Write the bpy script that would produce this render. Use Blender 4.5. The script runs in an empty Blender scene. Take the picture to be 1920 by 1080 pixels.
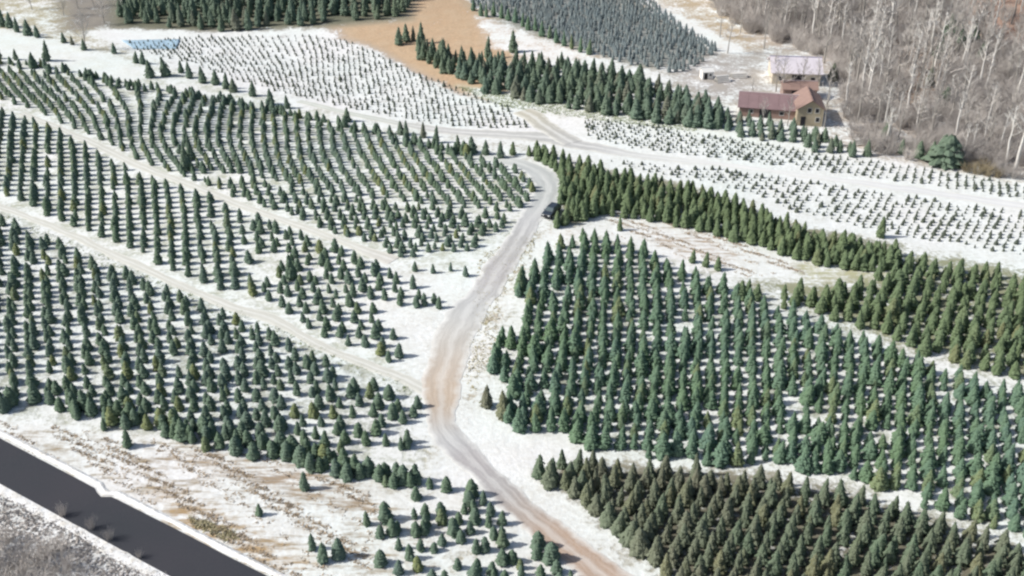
import bpy, math, random
import numpy as np
from mathutils import Vector, Matrix

random.seed(11)
rng = np.random.default_rng(11)
R = math.radians
scene = bpy.context.scene
col = scene.collection

# ------------------------------------------------------------ camera, sky, sun, exposure
CAM_H, PITCH, HFOV = 88.0, R(30.0), R(50.0)
FPX = 960.0 / math.tan(HFOV / 2)
cam_d = bpy.data.cameras.new("camera")
cam = bpy.data.objects.new("camera", cam_d); col.objects.link(cam)
cam_d.sensor_width = 36.0
cam_d.lens = 18.0 / math.tan(HFOV / 2)
cam_d.clip_start, cam_d.clip_end = 1.0, 6000.0
cam.location = (0, 0, CAM_H)
cam.rotation_euler = (math.pi / 2 - PITCH, 0, 0)
scene.camera = cam

SUN_EL, SUN_AZ = R(40.0), R(-96.0)            # azimuth measured from +Y, clockwise: the sun stands to the left
world = bpy.data.worlds.new("World"); scene.world = world
world.use_nodes = True
wt = world.node_tree; wt.nodes.clear()
sky = wt.nodes.new("ShaderNodeTexSky"); sky.sky_type = 'NISHITA'; sky.sun_disc = False
sky.sun_elevation = SUN_EL; sky.sun_rotation = SUN_AZ
sky.dust_density = 2.5; sky.air_density = 1.0
bg = wt.nodes.new("ShaderNodeBackground"); bg.inputs[1].default_value = 0.105
wo = wt.nodes.new("ShaderNodeOutputWorld")
wt.links.new(sky.outputs[0], bg.inputs[0]); wt.links.new(bg.outputs[0], wo.inputs[0])
sun_d = bpy.data.lights.new("sun", 'SUN'); sun_d.energy = 4.6; sun_d.angle = R(0.5); sun_d.color = (1.0, 0.972, 0.92)
sun = bpy.data.objects.new("sun", sun_d); col.objects.link(sun)
to_sun = Vector((math.sin(SUN_AZ) * math.cos(SUN_EL), math.cos(SUN_AZ) * math.cos(SUN_EL), math.sin(SUN_EL)))
sun.rotation_euler = to_sun.to_track_quat('Z', 'Y').to_euler()
sun.location = (-80, 150, 120)
scene.view_settings.view_transform = 'Standard'
scene.view_settings.look = 'None'
scene.view_settings.exposure = 0.0
scene.view_settings.gamma = 1.0
scene.view_settings.use_curve_mapping = False
scene.cycles.max_bounces = 6
scene.cycles.pixel_filter_type = 'BLACKMAN_HARRIS'
scene.cycles.filter_width = 2.4

# ------------------------------------------------------------ terrain function and pixel <-> ground
def smooth(a, b, t):
    t = np.clip((t - a) / (b - a), 0, 1)
    return t * t * (3 - 2 * t)
def H(x, y):
    x = np.asarray(x, float); y = np.asarray(y, float)
    z = 1.1 * np.sin(x / 31.0 + 0.6) * np.cos(y / 38.0 + 0.4) + 0.7 * np.sin((x + 1.3 * y) / 27.0)
    z = z * smooth(70, 135, y + 0.25 * x)
    z = z + 16.0 * smooth(20, 190, x - 0) * smooth(255, 420, y)          # wooded hillside, upper right
    z = z + 9.0 * smooth(330, 520, y)
    return z
Fw = np.array([0, math.cos(PITCH), -math.sin(PITCH)])
Up = np.array([0, math.sin(PITCH), math.cos(PITCH)])
def proj(x, y, z=None):
    x = np.asarray(x, float); y = np.asarray(y, float)
    if z is None: z = H(x, y)
    dz = z - CAM_H
    f = y * Fw[1] + dz * Fw[2]; u = y * Up[1] + dz * Up[2]
    f = np.where(f < 1, 1, f)
    return 960 + FPX * x / f, 540 - FPX * u / f
def at(px, py):
    """photo pixel -> the ground point it shows"""
    d = Fw + Up * (-(py - 540) / FPX) + np.array([1, 0, 0]) * ((px - 960) / FPX)
    lo, hi, t = 30.0, 30.0, 30.0
    while t < 2500:
        p = d * t
        if p[2] + CAM_H < float(H(p[0], p[1])): hi = t; break
        lo = t; t += 4.0
    for _ in range(22):
        m = (lo + hi) / 2; p = d * m
        if p[2] + CAM_H < float(H(p[0], p[1])): hi = m
        else: lo = m
    p = d * hi
    return p[0], p[1]
def wpoly(pts): return np.array([at(*p) for p in pts])
def inside(poly, x, y):
    poly = np.asarray(poly, float); x = np.asarray(x); y = np.asarray(y)
    r = np.zeros(x.shape, bool); n = len(poly)
    for i in range(n):
        x0, y0 = poly[i]; x1, y1 = poly[(i + 1) % n]
        if y0 == y1: continue
        c = (y0 > y) != (y1 > y)
        r ^= c & (x < (x1 - x0) * (y - y0) / (y1 - y0) + x0)
    return r
def seg_dist(poly, x, y, closed=True):
    d = np.full(x.shape, 1e9); n = len(poly)
    for i in range(n if closed else n - 1):
        a = poly[i]; b = poly[(i + 1) % n]; ab = b - a
        t = np.clip(((x - a[0]) * ab[0] + (y - a[1]) * ab[1]) / (ab @ ab + 1e-9), 0, 1)
        d = np.minimum(d, np.hypot(x - a[0] - t * ab[0], y - a[1] - t * ab[1]))
    return d
def sdf(poly, x, y):
    d = seg_dist(poly, x, y)
    return np.where(inside(poly, x, y), d, -d)

# ------------------------------------------------------------ small helpers
def tag(o, label=None, cat=None, group=None, kind=None):
    if label: o['label'] = label
    if cat: o['category'] = cat
    if group: o['group'] = group
    if kind: o['kind'] = kind
    return o
def link(name, me, parent=None, loc=None, rz=None):
    o = bpy.data.objects.new(name, me); col.objects.link(o)
    if parent: o.parent = parent
    if loc is not None: o.location = loc
    if rz is not None: o.rotation_euler = (0, 0, rz)
    return o
def empty(name, loc, rz=0.0):
    o = bpy.data.objects.new(name, None); col.objects.link(o)
    o.empty_display_size = 0.3
    o.location = loc; o.rotation_euler = (0, 0, rz)
    return o
def mesh(name, v, f, mats=(), mi=None, smooth_=False):
    me = bpy.data.meshes.new(name)
    me.from_pydata([tuple(map(float, p)) for p in v], [], f)
    for m in mats: me.materials.append(m)
    if mi is not None: me.polygons.foreach_set("material_index", np.asarray(mi, dtype=np.int32))
    if smooth_: me.polygons.foreach_set("use_smooth", np.ones(len(f), dtype=bool))
    me.update()
    return me
class MB:
    def __init__(s): s.v = []; s.f = []; s.m = []
    def add(s, v, f, m=0):
        b = len(s.v); s.v += [tuple(p) for p in v]; s.f += [tuple(b + i for i in q) for q in f]; s.m += [m] * len(f)
    def box(s, x0, x1, y0, y1, z0, z1, m=0):
        s.add([(x0, y0, z0), (x1, y0, z0), (x1, y1, z0), (x0, y1, z0), (x0, y0, z1), (x1, y0, z1), (x1, y1, z1), (x0, y1, z1)],
              [(0, 3, 2, 1), (4, 5, 6, 7), (0, 1, 5, 4), (1, 2, 6, 5), (2, 3, 7, 6), (3, 0, 4, 7)], m)
    def tube(s, p, r, n=4, m=0, cap=True):
        p = [Vector(q) for q in p]; v = []; f = []
        for i, q in enumerate(p):
            d = (p[min(i + 1, len(p) - 1)] - p[max(i - 1, 0)]).normalized()
            a = d.orthogonal().normalized(); b = d.cross(a)
            for k in range(n):
                t = 2 * math.pi * k / n
                v.append(q + (a * math.cos(t) + b * math.sin(t)) * r[i])
        for i in range(len(p) - 1):
            for k in range(n):
                f.append((i * n + k, i * n + (k + 1) % n, (i + 1) * n + (k + 1) % n, (i + 1) * n + k))
        if cap: f.append(tuple((len(p) - 1) * n + k for k in range(n)))
        s.add(v, f, m)
    def mesh(s, name, mats, smooth_=False): return mesh(name, s.v, s.f, mats, s.m, smooth_)

# ------------------------------------------------------------ materials
def nt(name, rough=0.85, spec=0.2):
    m = bpy.data.materials.new(name); m.use_nodes = True
    t = m.node_tree; b = t.nodes["Principled BSDF"]
    b.inputs["Roughness"].default_value = rough
    b.inputs["Specular IOR Level"].default_value = spec
    return m, t, b
def N(t, typ, **k):
    n = t.nodes.new(typ)
    for a, v in k.items(): setattr(n, a, v)
    return n
def noise(t, vec, scale, detail=3, rough=0.6):
    n = N(t, "ShaderNodeTexNoise"); n.inputs["Scale"].default_value = scale
    n.inputs["Detail"].default_value = detail; n.inputs["Roughness"].default_value = rough
    t.links.new(vec, n.inputs["Vector"]); return n.outputs["Fac"]
def math_(t, op, a, b=None, clamp=False):
    n = N(t, "ShaderNodeMath", operation=op, use_clamp=clamp)
    for i, q in enumerate((a, b)):
        if q is None: continue
        if isinstance(q, (int, float)): n.inputs[i].default_value = q
        else: t.links.new(q, n.inputs[i])
    return n.outputs[0]
def mixc(t, f, a, b, mode='MIX'):
    n = N(t, "ShaderNodeMix", data_type='RGBA', blend_type=mode)
    if isinstance(f, (int, float)): n.inputs[0].default_value = f
    else: t.links.new(f, n.inputs[0])
    for i, q in ((6, a), (7, b)):
        if isinstance(q, tuple): n.inputs[i].default_value = (*q, 1)
        else: t.links.new(q, n.inputs[i])
    return n.outputs[2]
def mapr(t, v, a, b, c=0.0, d=1.0):
    n = N(t, "ShaderNodeMapRange"); t.links.new(v, n.inputs[0])
    for i, q in enumerate((a, b, c, d)): n.inputs[i + 1].default_value = q
    return n.outputs[0]
def position(t): return N(t, "ShaderNodeNewGeometry").outputs["Position"]
def bump(t, b, h, strength=0.4, dist=0.1):
    n = N(t, "ShaderNodeBump"); n.inputs["Strength"].default_value = strength; n.inputs["Distance"].default_value = dist
    t.links.new(h, n.inputs["Height"]); t.links.new(n.outputs[0], b.inputs["Normal"])
def plain(name, c, rough=0.8, var=0.25, scale=2.0, spec=0.2):
    m, t, b = nt(name, rough, spec)
    tc = N(t, "ShaderNodeTexCoord").outputs["Object"]
    f = noise(t, tc, scale, 4)
    t.links.new(mixc(t, f, tuple(x * (1 - var) for x in c), tuple(min(1, x * (1 + var)) for x in c)), b.inputs["Base Color"])
    bump(t, b, f, 0.2, 0.03)
    return m
def foliage(name, c1, c2, c3=None, tipc=None):
    """needle foliage: hue varies from tree to tree, across the field and inside each crown"""
    m, t, b = nt(name, 0.75, 0.25)
    pos = position(t)
    oi = N(t, "ShaderNodeObjectInfo").outputs["Random"]
    big = noise(t, pos, 0.035, 2)
    f = math_(t, 'ADD', math_(t, 'MULTIPLY', oi, 0.5), math_(t, 'MULTIPLY', mapr(t, big, 0.40, 0.60), 0.5), True)
    base = mixc(t, f, c1, c2)
    if c3: base = mixc(t, mapr(t, math_(t, 'FRACT', math_(t, 'MULTIPLY', oi, 7.31)), 0.86, 0.97), base, c3)
    nz = noise(t, pos, 2.6, 3)
    base = mixc(t, mapr(t, nz, 0.3, 0.75, 0.0, 1.0), base, mixc(t, 0.5, base, tipc or (0.20, 0.23, 0.15)))
    t.links.new(base, b.inputs["Base Color"])
    return m
M = {}
M['fir_dark'] = foliage("dark_fir_needles", (0.135, 0.132, 0.092), (0.085, 0.138, 0.085), (0.15, 0.15, 0.08), (0.22, 0.25, 0.18))
M['spruce'] = foliage("blue_green_needles", (0.088, 0.152, 0.122), (0.102, 0.165, 0.082), (0.150, 0.175, 0.080), (0.20, 0.29, 0.19))
M['olive'] = foliage("olive_needles", (0.105, 0.145, 0.066), (0.095, 0.142, 0.076), (0.15, 0.155, 0.075), (0.22, 0.28, 0.16))
M['green'] = foliage("green_needles", (0.092, 0.145, 0.108), (0.105, 0.145, 0.088), (0.13, 0.13, 0.095), (0.20, 0.25, 0.19))
M['young'] = foliage("young_needles", (0.092, 0.136, 0.118), (0.096, 0.148, 0.082), (0.17, 0.19, 0.07), (0.20, 0.27, 0.19))
M['seed'] = foliage("seedling_needles", (0.075, 0.095, 0.080), (0.085, 0.10, 0.07), None, (0.15, 0.17, 0.13))
M['bluefol'] = foliage("grey_blue_needles", (0.155, 0.20, 0.215), (0.16, 0.185, 0.18), None, (0.30, 0.34, 0.34))
M['bark'] = plain("bark_brown", (0.12, 0.095, 0.07), 0.9)
M['greybark'] = plain("bark_grey", (0.36, 0.34, 0.31), 0.9, 0.3, 1.2)
M['twig'] = plain("twig_grey", (0.48, 0.45, 0.42), 0.9, 0.25, 0.6)
M['palebark'] = plain("bark_pale", (0.70, 0.68, 0.64), 0.85, 0.2, 0.8)

# ground: colour under the snow and snow cover are attributes of the place; the shader breaks them up
def ground_material():
    m, t, b = nt("snowy_ground", 0.9, 0.15)
    pos = position(t)
    gc = N(t, "ShaderNodeAttribute", attribute_name="soil").outputs["Color"]
    sc = N(t, "ShaderNodeAttribute", attribute_name="snow").outputs["Fac"]
    fw = N(t, "ShaderNodeAttribute", attribute_name="furrow").outputs["Fac"]
    # streaks that follow the old planting rows
    mp = N(t, "ShaderNodeMapping"); mp.inputs["Rotation"].default_value = (0, 0, R(30)); mp.inputs["Scale"].default_value = (0.22, 1.5, 1)
    t.links.new(pos, mp.inputs[0])
    st = noise(t, mp.outputs[0], 0.75, 4, 0.62)
    n1 = noise(t, pos, 0.22, 5, 0.62); n2 = noise(t, pos, 1.4, 4, 0.65); n3 = noise(t, pos, 0.035, 2)
    v = math_(t, 'ADD', math_(t, 'MULTIPLY', n1, 0.55), math_(t, 'MULTIPLY', n2, 0.45))
    v = math_(t, 'ADD', math_(t, 'MULTIPLY', v, math_(t, 'SUBTRACT', 1.0, math_(t, 'MULTIPLY', fw, 0.75))), math_(t, 'MULTIPLY', st, math_(t, 'MULTIPLY', fw, 0.75)))
    # cover is where noise < threshold
    thr = mapr(t, sc, 0.0, 1.0, 0.24, 0.74)
    cover = mapr(t, math_(t, 'SUBTRACT', thr, v), -0.055, 0.075)
    soil = mixc(t, mapr(t, n2, 0.3, 0.7), mixc(t, 0.35, gc, (0.09, 0.08, 0.06)), gc)
    soil = mixc(t, mapr(t, n1, 0.35, 0.65, 0, 0.5), soil, mixc(t, 0.4, gc, (0.50, 0.46, 0.36)))
    snow = mixc(t, mapr(t, n3, 0.35, 0.65), (0.76, 0.81, 0.79), (0.80, 0.80, 0.795))
    thin = mapr(t, math_(t, 'ADD', math_(t, 'MULTIPLY', n2, 0.6), math_(t, 'MULTIPLY', n1, 0.4)), 0.38, 0.64, 0.0, 0.55)
    snow = mixc(t, thin, snow, mixc(t, 0.45, gc, (0.62, 0.60, 0.54)))
    t.links.new(mixc(t, cover, soil, snow), b.inputs["Base Color"])
    bump(t, b, math_(t, 'ADD', math_(t, 'MULTIPLY', n2, 0.5), math_(t, 'ADD', math_(t, 'MULTIPLY', cover, 0.5), n1)), 0.55, 0.35)
    return m
M['ground'] = ground_material()
def track_material(name, dark, light, edge, snowcol=(0.78, 0.78, 0.75), ruts=True, snowy=0.3):
    """u runs across the track, v along it"""
    m, t, b = nt(name, 0.9, 0.2)
    pos = position(t)
    uv = N(t, "ShaderNodeUVMap", uv_map="UVMap").outputs[0]
    sx = N(t, "ShaderNodeSeparateXYZ"); t.links.new(uv, sx.inputs[0])
    tone = N(t, "ShaderNodeAttribute", attribute_name="tone").outputs["Color"]
    n1 = noise(t, pos, 0.5, 4); n2 = noise(t, pos, 3.0, 3)
    mp = N(t, "ShaderNodeMapping"); mp.inputs["Scale"].default_value = (9, 0.12, 1); t.links.new(uv, mp.inputs[0])
    along = noise(t, mp.outputs[0], 1.0, 3)
    c = mixc(t, mapr(t, along, 0.32, 0.68), mixc(t, 0.30, tone, dark), tone)
    c = mixc(t, mapr(t, along, 0.50, 0.72, 0, 0.55), c, mixc(t, 0.6, tone, light))
    c = mixc(t, mapr(t, n2, 0.35, 0.7, 0, 0.35), c, mixc(t, 0.5, c, light))
    # packed snow left between the wheel tracks and along the edges
    u = math_(t, 'ABSOLUTE', math_(t, 'SUBTRACT', sx.outputs[0], 0.5))
    e = math_(t, 'ADD', math_(t, 'MULTIPLY', u, 2.0), math_(t, 'MULTIPLY', math_(t, 'SUBTRACT', n1, 0.5), 0.9))
    c = mixc(t, mapr(t, e, 0.62, 1.12, 0, 1.0), c, edge)
    if ruts:
        mid = mapr(t, math_(t, 'SUBTRACT', u, math_(t, 'MULTIPLY', math_(t, 'SUBTRACT', n1, 0.45), 0.25)), 0.02, 0.12, snowy, 0.0)
        c = mixc(t, mid, c, snowcol)
    t.links.new(c, b.inputs["Base Color"])
    bump(t, b, math_(t, 'ADD', along, n2), 0.4, 0.08)
    return m
M['road'] = track_material("gravel_road", (0.22, 0.20, 0.19), (0.62, 0.60, 0.57), (0.74, 0.74, 0.71))
M['lane'] = track_material("field_lane", (0.30, 0.29, 0.25), (0.72, 0.71, 0.66), (0.74, 0.73, 0.67), snowy=0.5)
def asphalt():
    m, t, b = nt("asphalt", 0.8, 0.3)
    pos = position(t)
    a = noise(t, pos, 0.08, 3); g = noise(t, pos, 6.0, 3)
    c = mixc(t, mapr(t, a, 0.3, 0.7), (0.034, 0.038, 0.046), (0.044, 0.043, 0.052))
    c = mixc(t, mapr(t, g, 0.4, 0.8, 0, 0.5), c, (0.060, 0.063, 0.070))
    t.links.new(c, b.inputs["Base Color"]); bump(t, b, g, 0.2, 0.01)
    return m
M['asphalt'] = asphalt()
def snowmat():
    m, t, b = nt("ploughed_snow", 0.8, 0.2)
    pos = position(t); n = noise(t, pos, 1.2, 5)
    t.links.new(mixc(t, mapr(t, n, 0.45, 0.8), (0.82, 0.82, 0.81), (0.62, 0.58, 0.50)), b.inputs["Base Color"])
    bump(t, b, n, 0.8, 0.3); return m
M['snow'] = snowmat()

# ------------------------------------------------------------ the ground sheet
def spaced(segs):
    o = []
    for a, b_, n in segs: o += list(np.linspace(a, b_, n, endpoint=False))
    return np.array(o + [segs[-1][1]])
gx = spaced([(-2500, -400, 14), (-400, -170, 80), (-170, 200, 420), (200, 400, 80), (400, 2500, 14)])
gy = spaced([(-400, 40, 12), (40, 80, 30), (80, 340, 330), (340, 560, 60), (560, 3500, 30)])
GX, GY = np.meshgrid(gx, gy)
GZ = H(GX, GY)
gxf, gyf = GX.ravel(), GY.ravel()
soil = np.tile(np.array([0.33, 0.31, 0.24]), (gxf.size, 1)); snowc = np.full(gxf.size, 0.74); furrow = np.zeros(gxf.size)
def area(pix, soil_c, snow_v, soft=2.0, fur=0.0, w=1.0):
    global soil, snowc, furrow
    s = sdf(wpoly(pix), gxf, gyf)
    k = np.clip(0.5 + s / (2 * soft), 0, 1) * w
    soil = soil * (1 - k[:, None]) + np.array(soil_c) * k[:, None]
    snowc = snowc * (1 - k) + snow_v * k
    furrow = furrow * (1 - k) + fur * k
# field grounds
area([(-300, 60), (300, 100), (1010, 320), (1000, 420), (820, 760), (800, 900), (500, 860), (-300, 760)], (0.46, 0.49, 0.40), 0.62, 3, 0.3)
area([(-300, 395), (0, 400), (400, 570), (800, 740), (790, 850), (560, 850), (-300, 740)], (0.40, 0.43, 0.38), 0.62, 2)
area([(170, 55), (640, 55), (760, 110), (1040, 230), (1040, 262), (880, 250), (540, 190), (250, 105)], (0.42, 0.40, 0.40), 0.82, 3)
area([(1040, 225), (1250, 235), (1700, 300), (2300, 360), (2300, 560), (1700, 470), (1300, 340), (1060, 290)], (0.45, 0.47, 0.42), 0.90, 3)
area([(-200, 765), (200, 815), (520, 850), (700, 900), (820, 1000), (900, 1300), (700, 1300), (500, 1070), (-200, 720)], (0.34, 0.27, 0.18), 0.70, 1.5, 0.9)
area([(280, 850), (520, 862), (640, 905), (700, 960), (560, 930), (400, 890)], (0.40, 0.30, 0.22), 0.54, 3, 1.0)
area([(300, 930), (420, 985), (560, 1060), (470, 1050), (330, 985)], (0.52, 0.33, 0.15), 0.42, 3, 0.9)
area([(800, 760), (1000, 900), (1100, 1000), (1250, 1200), (1000, 1200), (820, 930)], (0.45, 0.40, 0.32), 0.84, 2)
area([(850, 760), (960, 790), (1060, 830), (980, 880), (960, 900), (870, 800)], (0.6, 0.58, 0.55), 0.99, 2)
area([(640, 490), (860, 520), (930, 500), (830, 620), (810, 740), (730, 640)], (0.42, 0.38, 0.32), 0.86, 3, 0.5)
# right side
area([(1040, 400), (960, 480), (900, 740), (1080, 830), (1480, 880), (1920, 1020), (2400, 1160), (2400, 820), (1650, 640), (1150, 430)], (0.30, 0.33, 0.26), 0.66, 2)
area([(1040, 410), (1100, 430), (1010, 500), (930, 620), (900, 740), (860, 750), (880, 640), (960, 500)], (0.50, 0.42, 0.32), 0.74, 2)
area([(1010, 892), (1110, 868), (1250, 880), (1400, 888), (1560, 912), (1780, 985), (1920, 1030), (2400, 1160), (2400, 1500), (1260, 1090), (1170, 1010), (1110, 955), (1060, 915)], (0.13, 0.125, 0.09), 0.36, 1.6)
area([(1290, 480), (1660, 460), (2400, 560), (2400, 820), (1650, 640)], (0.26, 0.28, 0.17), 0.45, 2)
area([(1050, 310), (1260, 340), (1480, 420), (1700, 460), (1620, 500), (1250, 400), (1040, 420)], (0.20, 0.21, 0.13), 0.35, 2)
area([(1150, 375), (1300, 400), (1460, 450), (1620, 490), (1580, 530), (1400, 520), (1250, 480), (1100, 425)], (0.44, 0.42, 0.33), 0.84, 2, 1.0)
area([(1160, 420), (1300, 430), (1420, 480), (1360, 500), (1240, 470)], (0.48, 0.38, 0.29), 0.66, 2, 1.0)
area([(1480, 480), (1640, 480), (1680, 520), (1500, 530)], (0.46, 0.46, 0.28), 0.5, 2, 0.5)
# clay track and clearings at the top
CL = (0.57, 0.40, 0.255)
area([(620, 48), (760, 38), (770, -80), (880, -80), (885, 10), (940, 55), (1000, 95), (880, 160), (960, 185), (900, 178), (830, 155), (720, 95), (640, 75)], CL, 0.20, 4.0)
area([(700, 80), (790, 60), (900, 130), (960, 172), (930, 192), (860, 172), (780, 132)], CL, 0.15, 2.0)
area([(890, 30), (960, 55), (1060, 85), (1150, 110), (1000, 110), (920, 90)], (0.55, 0.42, 0.32), 0.70, 2)
area([(860, 160), (960, 175), (1320, 240), (1500, 275), (1620, 300), (1450, 285), (1150, 228), (940, 205)], (0.50, 0.50, 0.36), 0.86, 2)
area([(880, -90), (1150, -90), (1360, 100), (1280, 130), (1200, 125), (1060, 85), (940, 40)], (0.27, 0.29, 0.28), 0.22, 3)
area([(1150, -90), (1500, -90), (1560, 40), (1400, 110), (1340, 90), (1200, 0)], (0.46, 0.36, 0.24), 0.50, 4)
area([(1170, -30), (1240, 10), (1400, 95), (1380, 120), (1220, 20)], (0.60, 0.50, 0.40), 0.85, 2)
# wood on the hillside
area([(1400, -150), (3000, -150), (3000, 365), (1920, 346), (1640, 300), (1560, 270), (1540, 150), (1430, 110)], (0.44, 0.37, 0.32), 0.46, 5)
area([(1680, 80), (1760, 80), (1770, 200), (1690, 210)], (0.36, 0.25, 0.18), 0.15, 4)
area([(1800, -80), (2100, -80), (2100, 90), (1900, 90), (1840, 50)], (0.40, 0.25, 0.19), 0.12, 5)
area([(1300, 120), (1420, 95), (1500, 90), (1560, 170), (1560, 240), (1460, 215), (1380, 180), (1310, 160)], (0.44, 0.41, 0.37), 0.55, 4)
area([(1240, 130), (1330, 100), (1420, 100), (1400, 200), (1300, 190)], (0.40, 0.37, 0.35), 0.46, 4)
# upper left
area([(-400, -60), (100, -60), (200, 75), (290, 120), (100, 80), (-400, -20)], (0.42, 0.38, 0.25), 0.55, 3)
area([(-400, 30), (0, 56), (160, 92), (285, 138), (250, 152), (90, 115), (-400, 90)], (0.55, 0.55, 0.42), 1.0, 2)
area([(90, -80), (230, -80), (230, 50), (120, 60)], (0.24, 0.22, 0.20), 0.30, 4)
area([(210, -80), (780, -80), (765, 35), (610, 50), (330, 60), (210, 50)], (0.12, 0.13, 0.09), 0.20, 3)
area([(160, 60), (345, 58), (350, 78), (230, 80)], (0.6, 0.6, 0.58), 1.0, 2)
# verge below the highway
area([(-500, 700), (0, 905), (330, 1080), (700, 1300), (200, 2000), (-1500, 1500)], (0.40, 0.38, 0.36), 0.72, 1.5, 0.6)
nxg, nyg = len(gx), len(gy)
idx = np.arange(nxg * nyg).reshape(nyg, nxg)
quads = np.stack([idx[:-1, :-1], idx[:-1, 1:], idx[1:, 1:], idx[1:, :-1]], -1).reshape(-1, 4)
gm = bpy.data.meshes.new("ground")
gm.vertices.add(gxf.size); gm.vertices.foreach_set("co", np.stack([gxf, gyf, GZ.ravel()], 1).ravel())
gm.loops.add(quads.size); gm.loops.foreach_set("vertex_index", quads.ravel())
gm.polygons.add(len(quads)); gm.polygons.foreach_set("loop_start", np.arange(0, quads.size, 4)); gm.polygons.foreach_set("loop_total", np.full(len(quads), 4))
gm.polygons.foreach_set("use_smooth", np.ones(len(quads), bool))
gm.update(calc_edges=True)
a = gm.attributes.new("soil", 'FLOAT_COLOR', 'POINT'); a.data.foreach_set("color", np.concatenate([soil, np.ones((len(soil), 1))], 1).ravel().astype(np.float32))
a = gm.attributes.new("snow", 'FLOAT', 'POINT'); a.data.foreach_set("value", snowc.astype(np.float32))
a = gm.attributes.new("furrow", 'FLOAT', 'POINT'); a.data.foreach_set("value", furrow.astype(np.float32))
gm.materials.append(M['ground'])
tag(link("ground", gm), "patchy snow over pale grass and bare soil between the tree rows", kind="structure")

# ------------------------------------------------------------ road and lanes: strips draped on the ground
def catmull(P, step=1.0):
    P = np.array(P, float); Q = np.vstack([2 * P[0] - P[1], P, 2 * P[-1] - P[-2]]); out = []
    for i in range(1, len(Q) - 2):
        n = max(2, int(np.linalg.norm(Q[i + 1][:2] - Q[i][:2]) / step))
        for k in range(n):
            t = k / n
            out.append(0.5 * ((2 * Q[i]) + (-Q[i - 1] + Q[i + 1]) * t + (2 * Q[i - 1] - 5 * Q[i] + 4 * Q[i + 1] - Q[i + 2]) * t * t + (-Q[i - 1] + 3 * Q[i] - 3 * Q[i + 1] + Q[i + 2]) * t ** 3))
    out.append(Q[-2]); return np.array(out)
TRACKS = []
def strip(name, pts, mat, lift, label, jit=0.25, nx=9):
    """pts: (px, py, half width in m, r, g, b) along the centre line"""
    P = catmull([(*at(p[0], p[1]), *p[2:]) for p in pts], 0.8)
    TRACKS.append((P[::3, :2], float(P[:, 2].mean())))
    d = np.gradient(P[:, :2], axis=0); d /= np.linalg.norm(d, axis=1)[:, None]; nrm = np.stack([d[:, 1], -d[:, 0]], 1)
    n = len(P); rs = np.random.default_rng(len(pts) * 7 + 1)
    def wob():
        w = rs.normal(0, 1, n + 20); w = np.convolve(w, np.ones(7) / 7, 'same')[10:10 + n]; return w * jit * 2
    wl, wr = wob(), wob()
    v = []; uv = []; tone = []
    dist = np.concatenate([[0], np.cumsum(np.linalg.norm(np.diff(P[:, :2], axis=0), axis=1))])
    for i in range(n):
        for k in range(nx):
            s = k / (nx - 1); off = (s * 2 - 1) * P[i, 2] + (wl[i] * (1 - s) + wr[i] * s)
            x, y = P[i, :2] + nrm[i] * off
            v.append((x, y, float(H(x, y)) + lift - (0.03 if k in (0, nx - 1) else 0))); uv.append((s, dist[i])); tone.append((*np.clip(P[i, 3:6], 0, 1), 1))
    f = [(i * nx + k, i * nx + k + 1, (i + 1) * nx + k + 1, (i + 1) * nx + k) for i in range(n - 1) for k in range(nx - 1)]
    me = mesh(name, v, f, (mat,), smooth_=True)
    if me.polygons[0].normal.z < 0: me.flip_normals()
    ul = me.uv_layers.new(name="UVMap"); li = np.empty(len(me.loops), np.int32); me.loops.foreach_get("vertex_index", li)
    ul.data.foreach_set("uv", np.array(uv, np.float32)[li].ravel())
    at_ = me.attributes.new("tone", 'FLOAT_COLOR', 'POINT'); at_.data.foreach_set("color", np.array(tone, np.float32).ravel())
    return tag(link(name, me), label, kind="structure")
G1, G2, T1, T2 = (0.50, 0.53, 0.52), (0.46, 0.46, 0.45), (0.50, 0.45, 0.38), (0.47, 0.34, 0.25)
strip("dirt_road", [(870, 286, 1.2, .7, .72, .68), (940, 297, 1.9, .62, .65, .62), (990, 312, 2.6, *G1), (1026, 340, 2.9, *G1), (1022, 375, 2.5, *G1), (996, 412, 2.2, .52, .53, .53), (962, 462, 2.1, *G2),
                    (925, 520, 2.3, .48, .47, .47), (882, 580, 2.9, .54, .55, .54), (848, 640, 3.1, .54, .51, .46), (833, 700, 2.9, .56, .47, .38), (826, 760, 2.4, .53, .43, .33), (840, 815, 1.9, .50, .50, .49), (880, 866, 1.9, .44, .42, .42),
                    (935, 915, 1.9, .42, .40, .39), (990, 960, 1.9, .42, .35, .30), (1050, 1010, 2.2, *T2), (1110, 1060, 2.5, *T2), (1180, 1115, 2.5, *T2), (1330, 1230, 2.5, *T2), (1560, 1420, 2.5, *T2)],
      M['road'], 0.07, "pale gravel and dirt farm road winding down between the tree blocks", 0.38, 15)
LC = (0.62, 0.62, 0.56)
strip("field_path", [(-260, 290, .95, *LC), (0, 388, .85, *LC), (100, 425, .85, *LC), (220, 480, .95, *LC), (330, 532, .95, *LC), (430, 572, 1.05, *LC), (520, 604, 1.05, *LC), (600, 648, .95, *LC), (680, 682, .95, *LC), (760, 712, 1.0, *LC), (820, 745, 1.05, *LC)],
      M['lane'], 0.05, "pale mown lane with wheel tracks running down to the road bend", 0.2, 7)
strip("field_path", [(40, 212, 1.0, *LC), (160, 262, 1.0, *LC), (270, 315, 1.05, *LC), (370, 352, 1.05, *LC), (450, 384, 1.05, *LC), (560, 424, 1.0, *LC), (650, 456, 1.0, *LC), (740, 488, 1.6, .6, .58, .54)],
      M['lane'], 0.05, "upper snowy lane curving between two blocks of young firs", 0.2, 7)
GL = (0.50, 0.50, 0.49)
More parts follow.
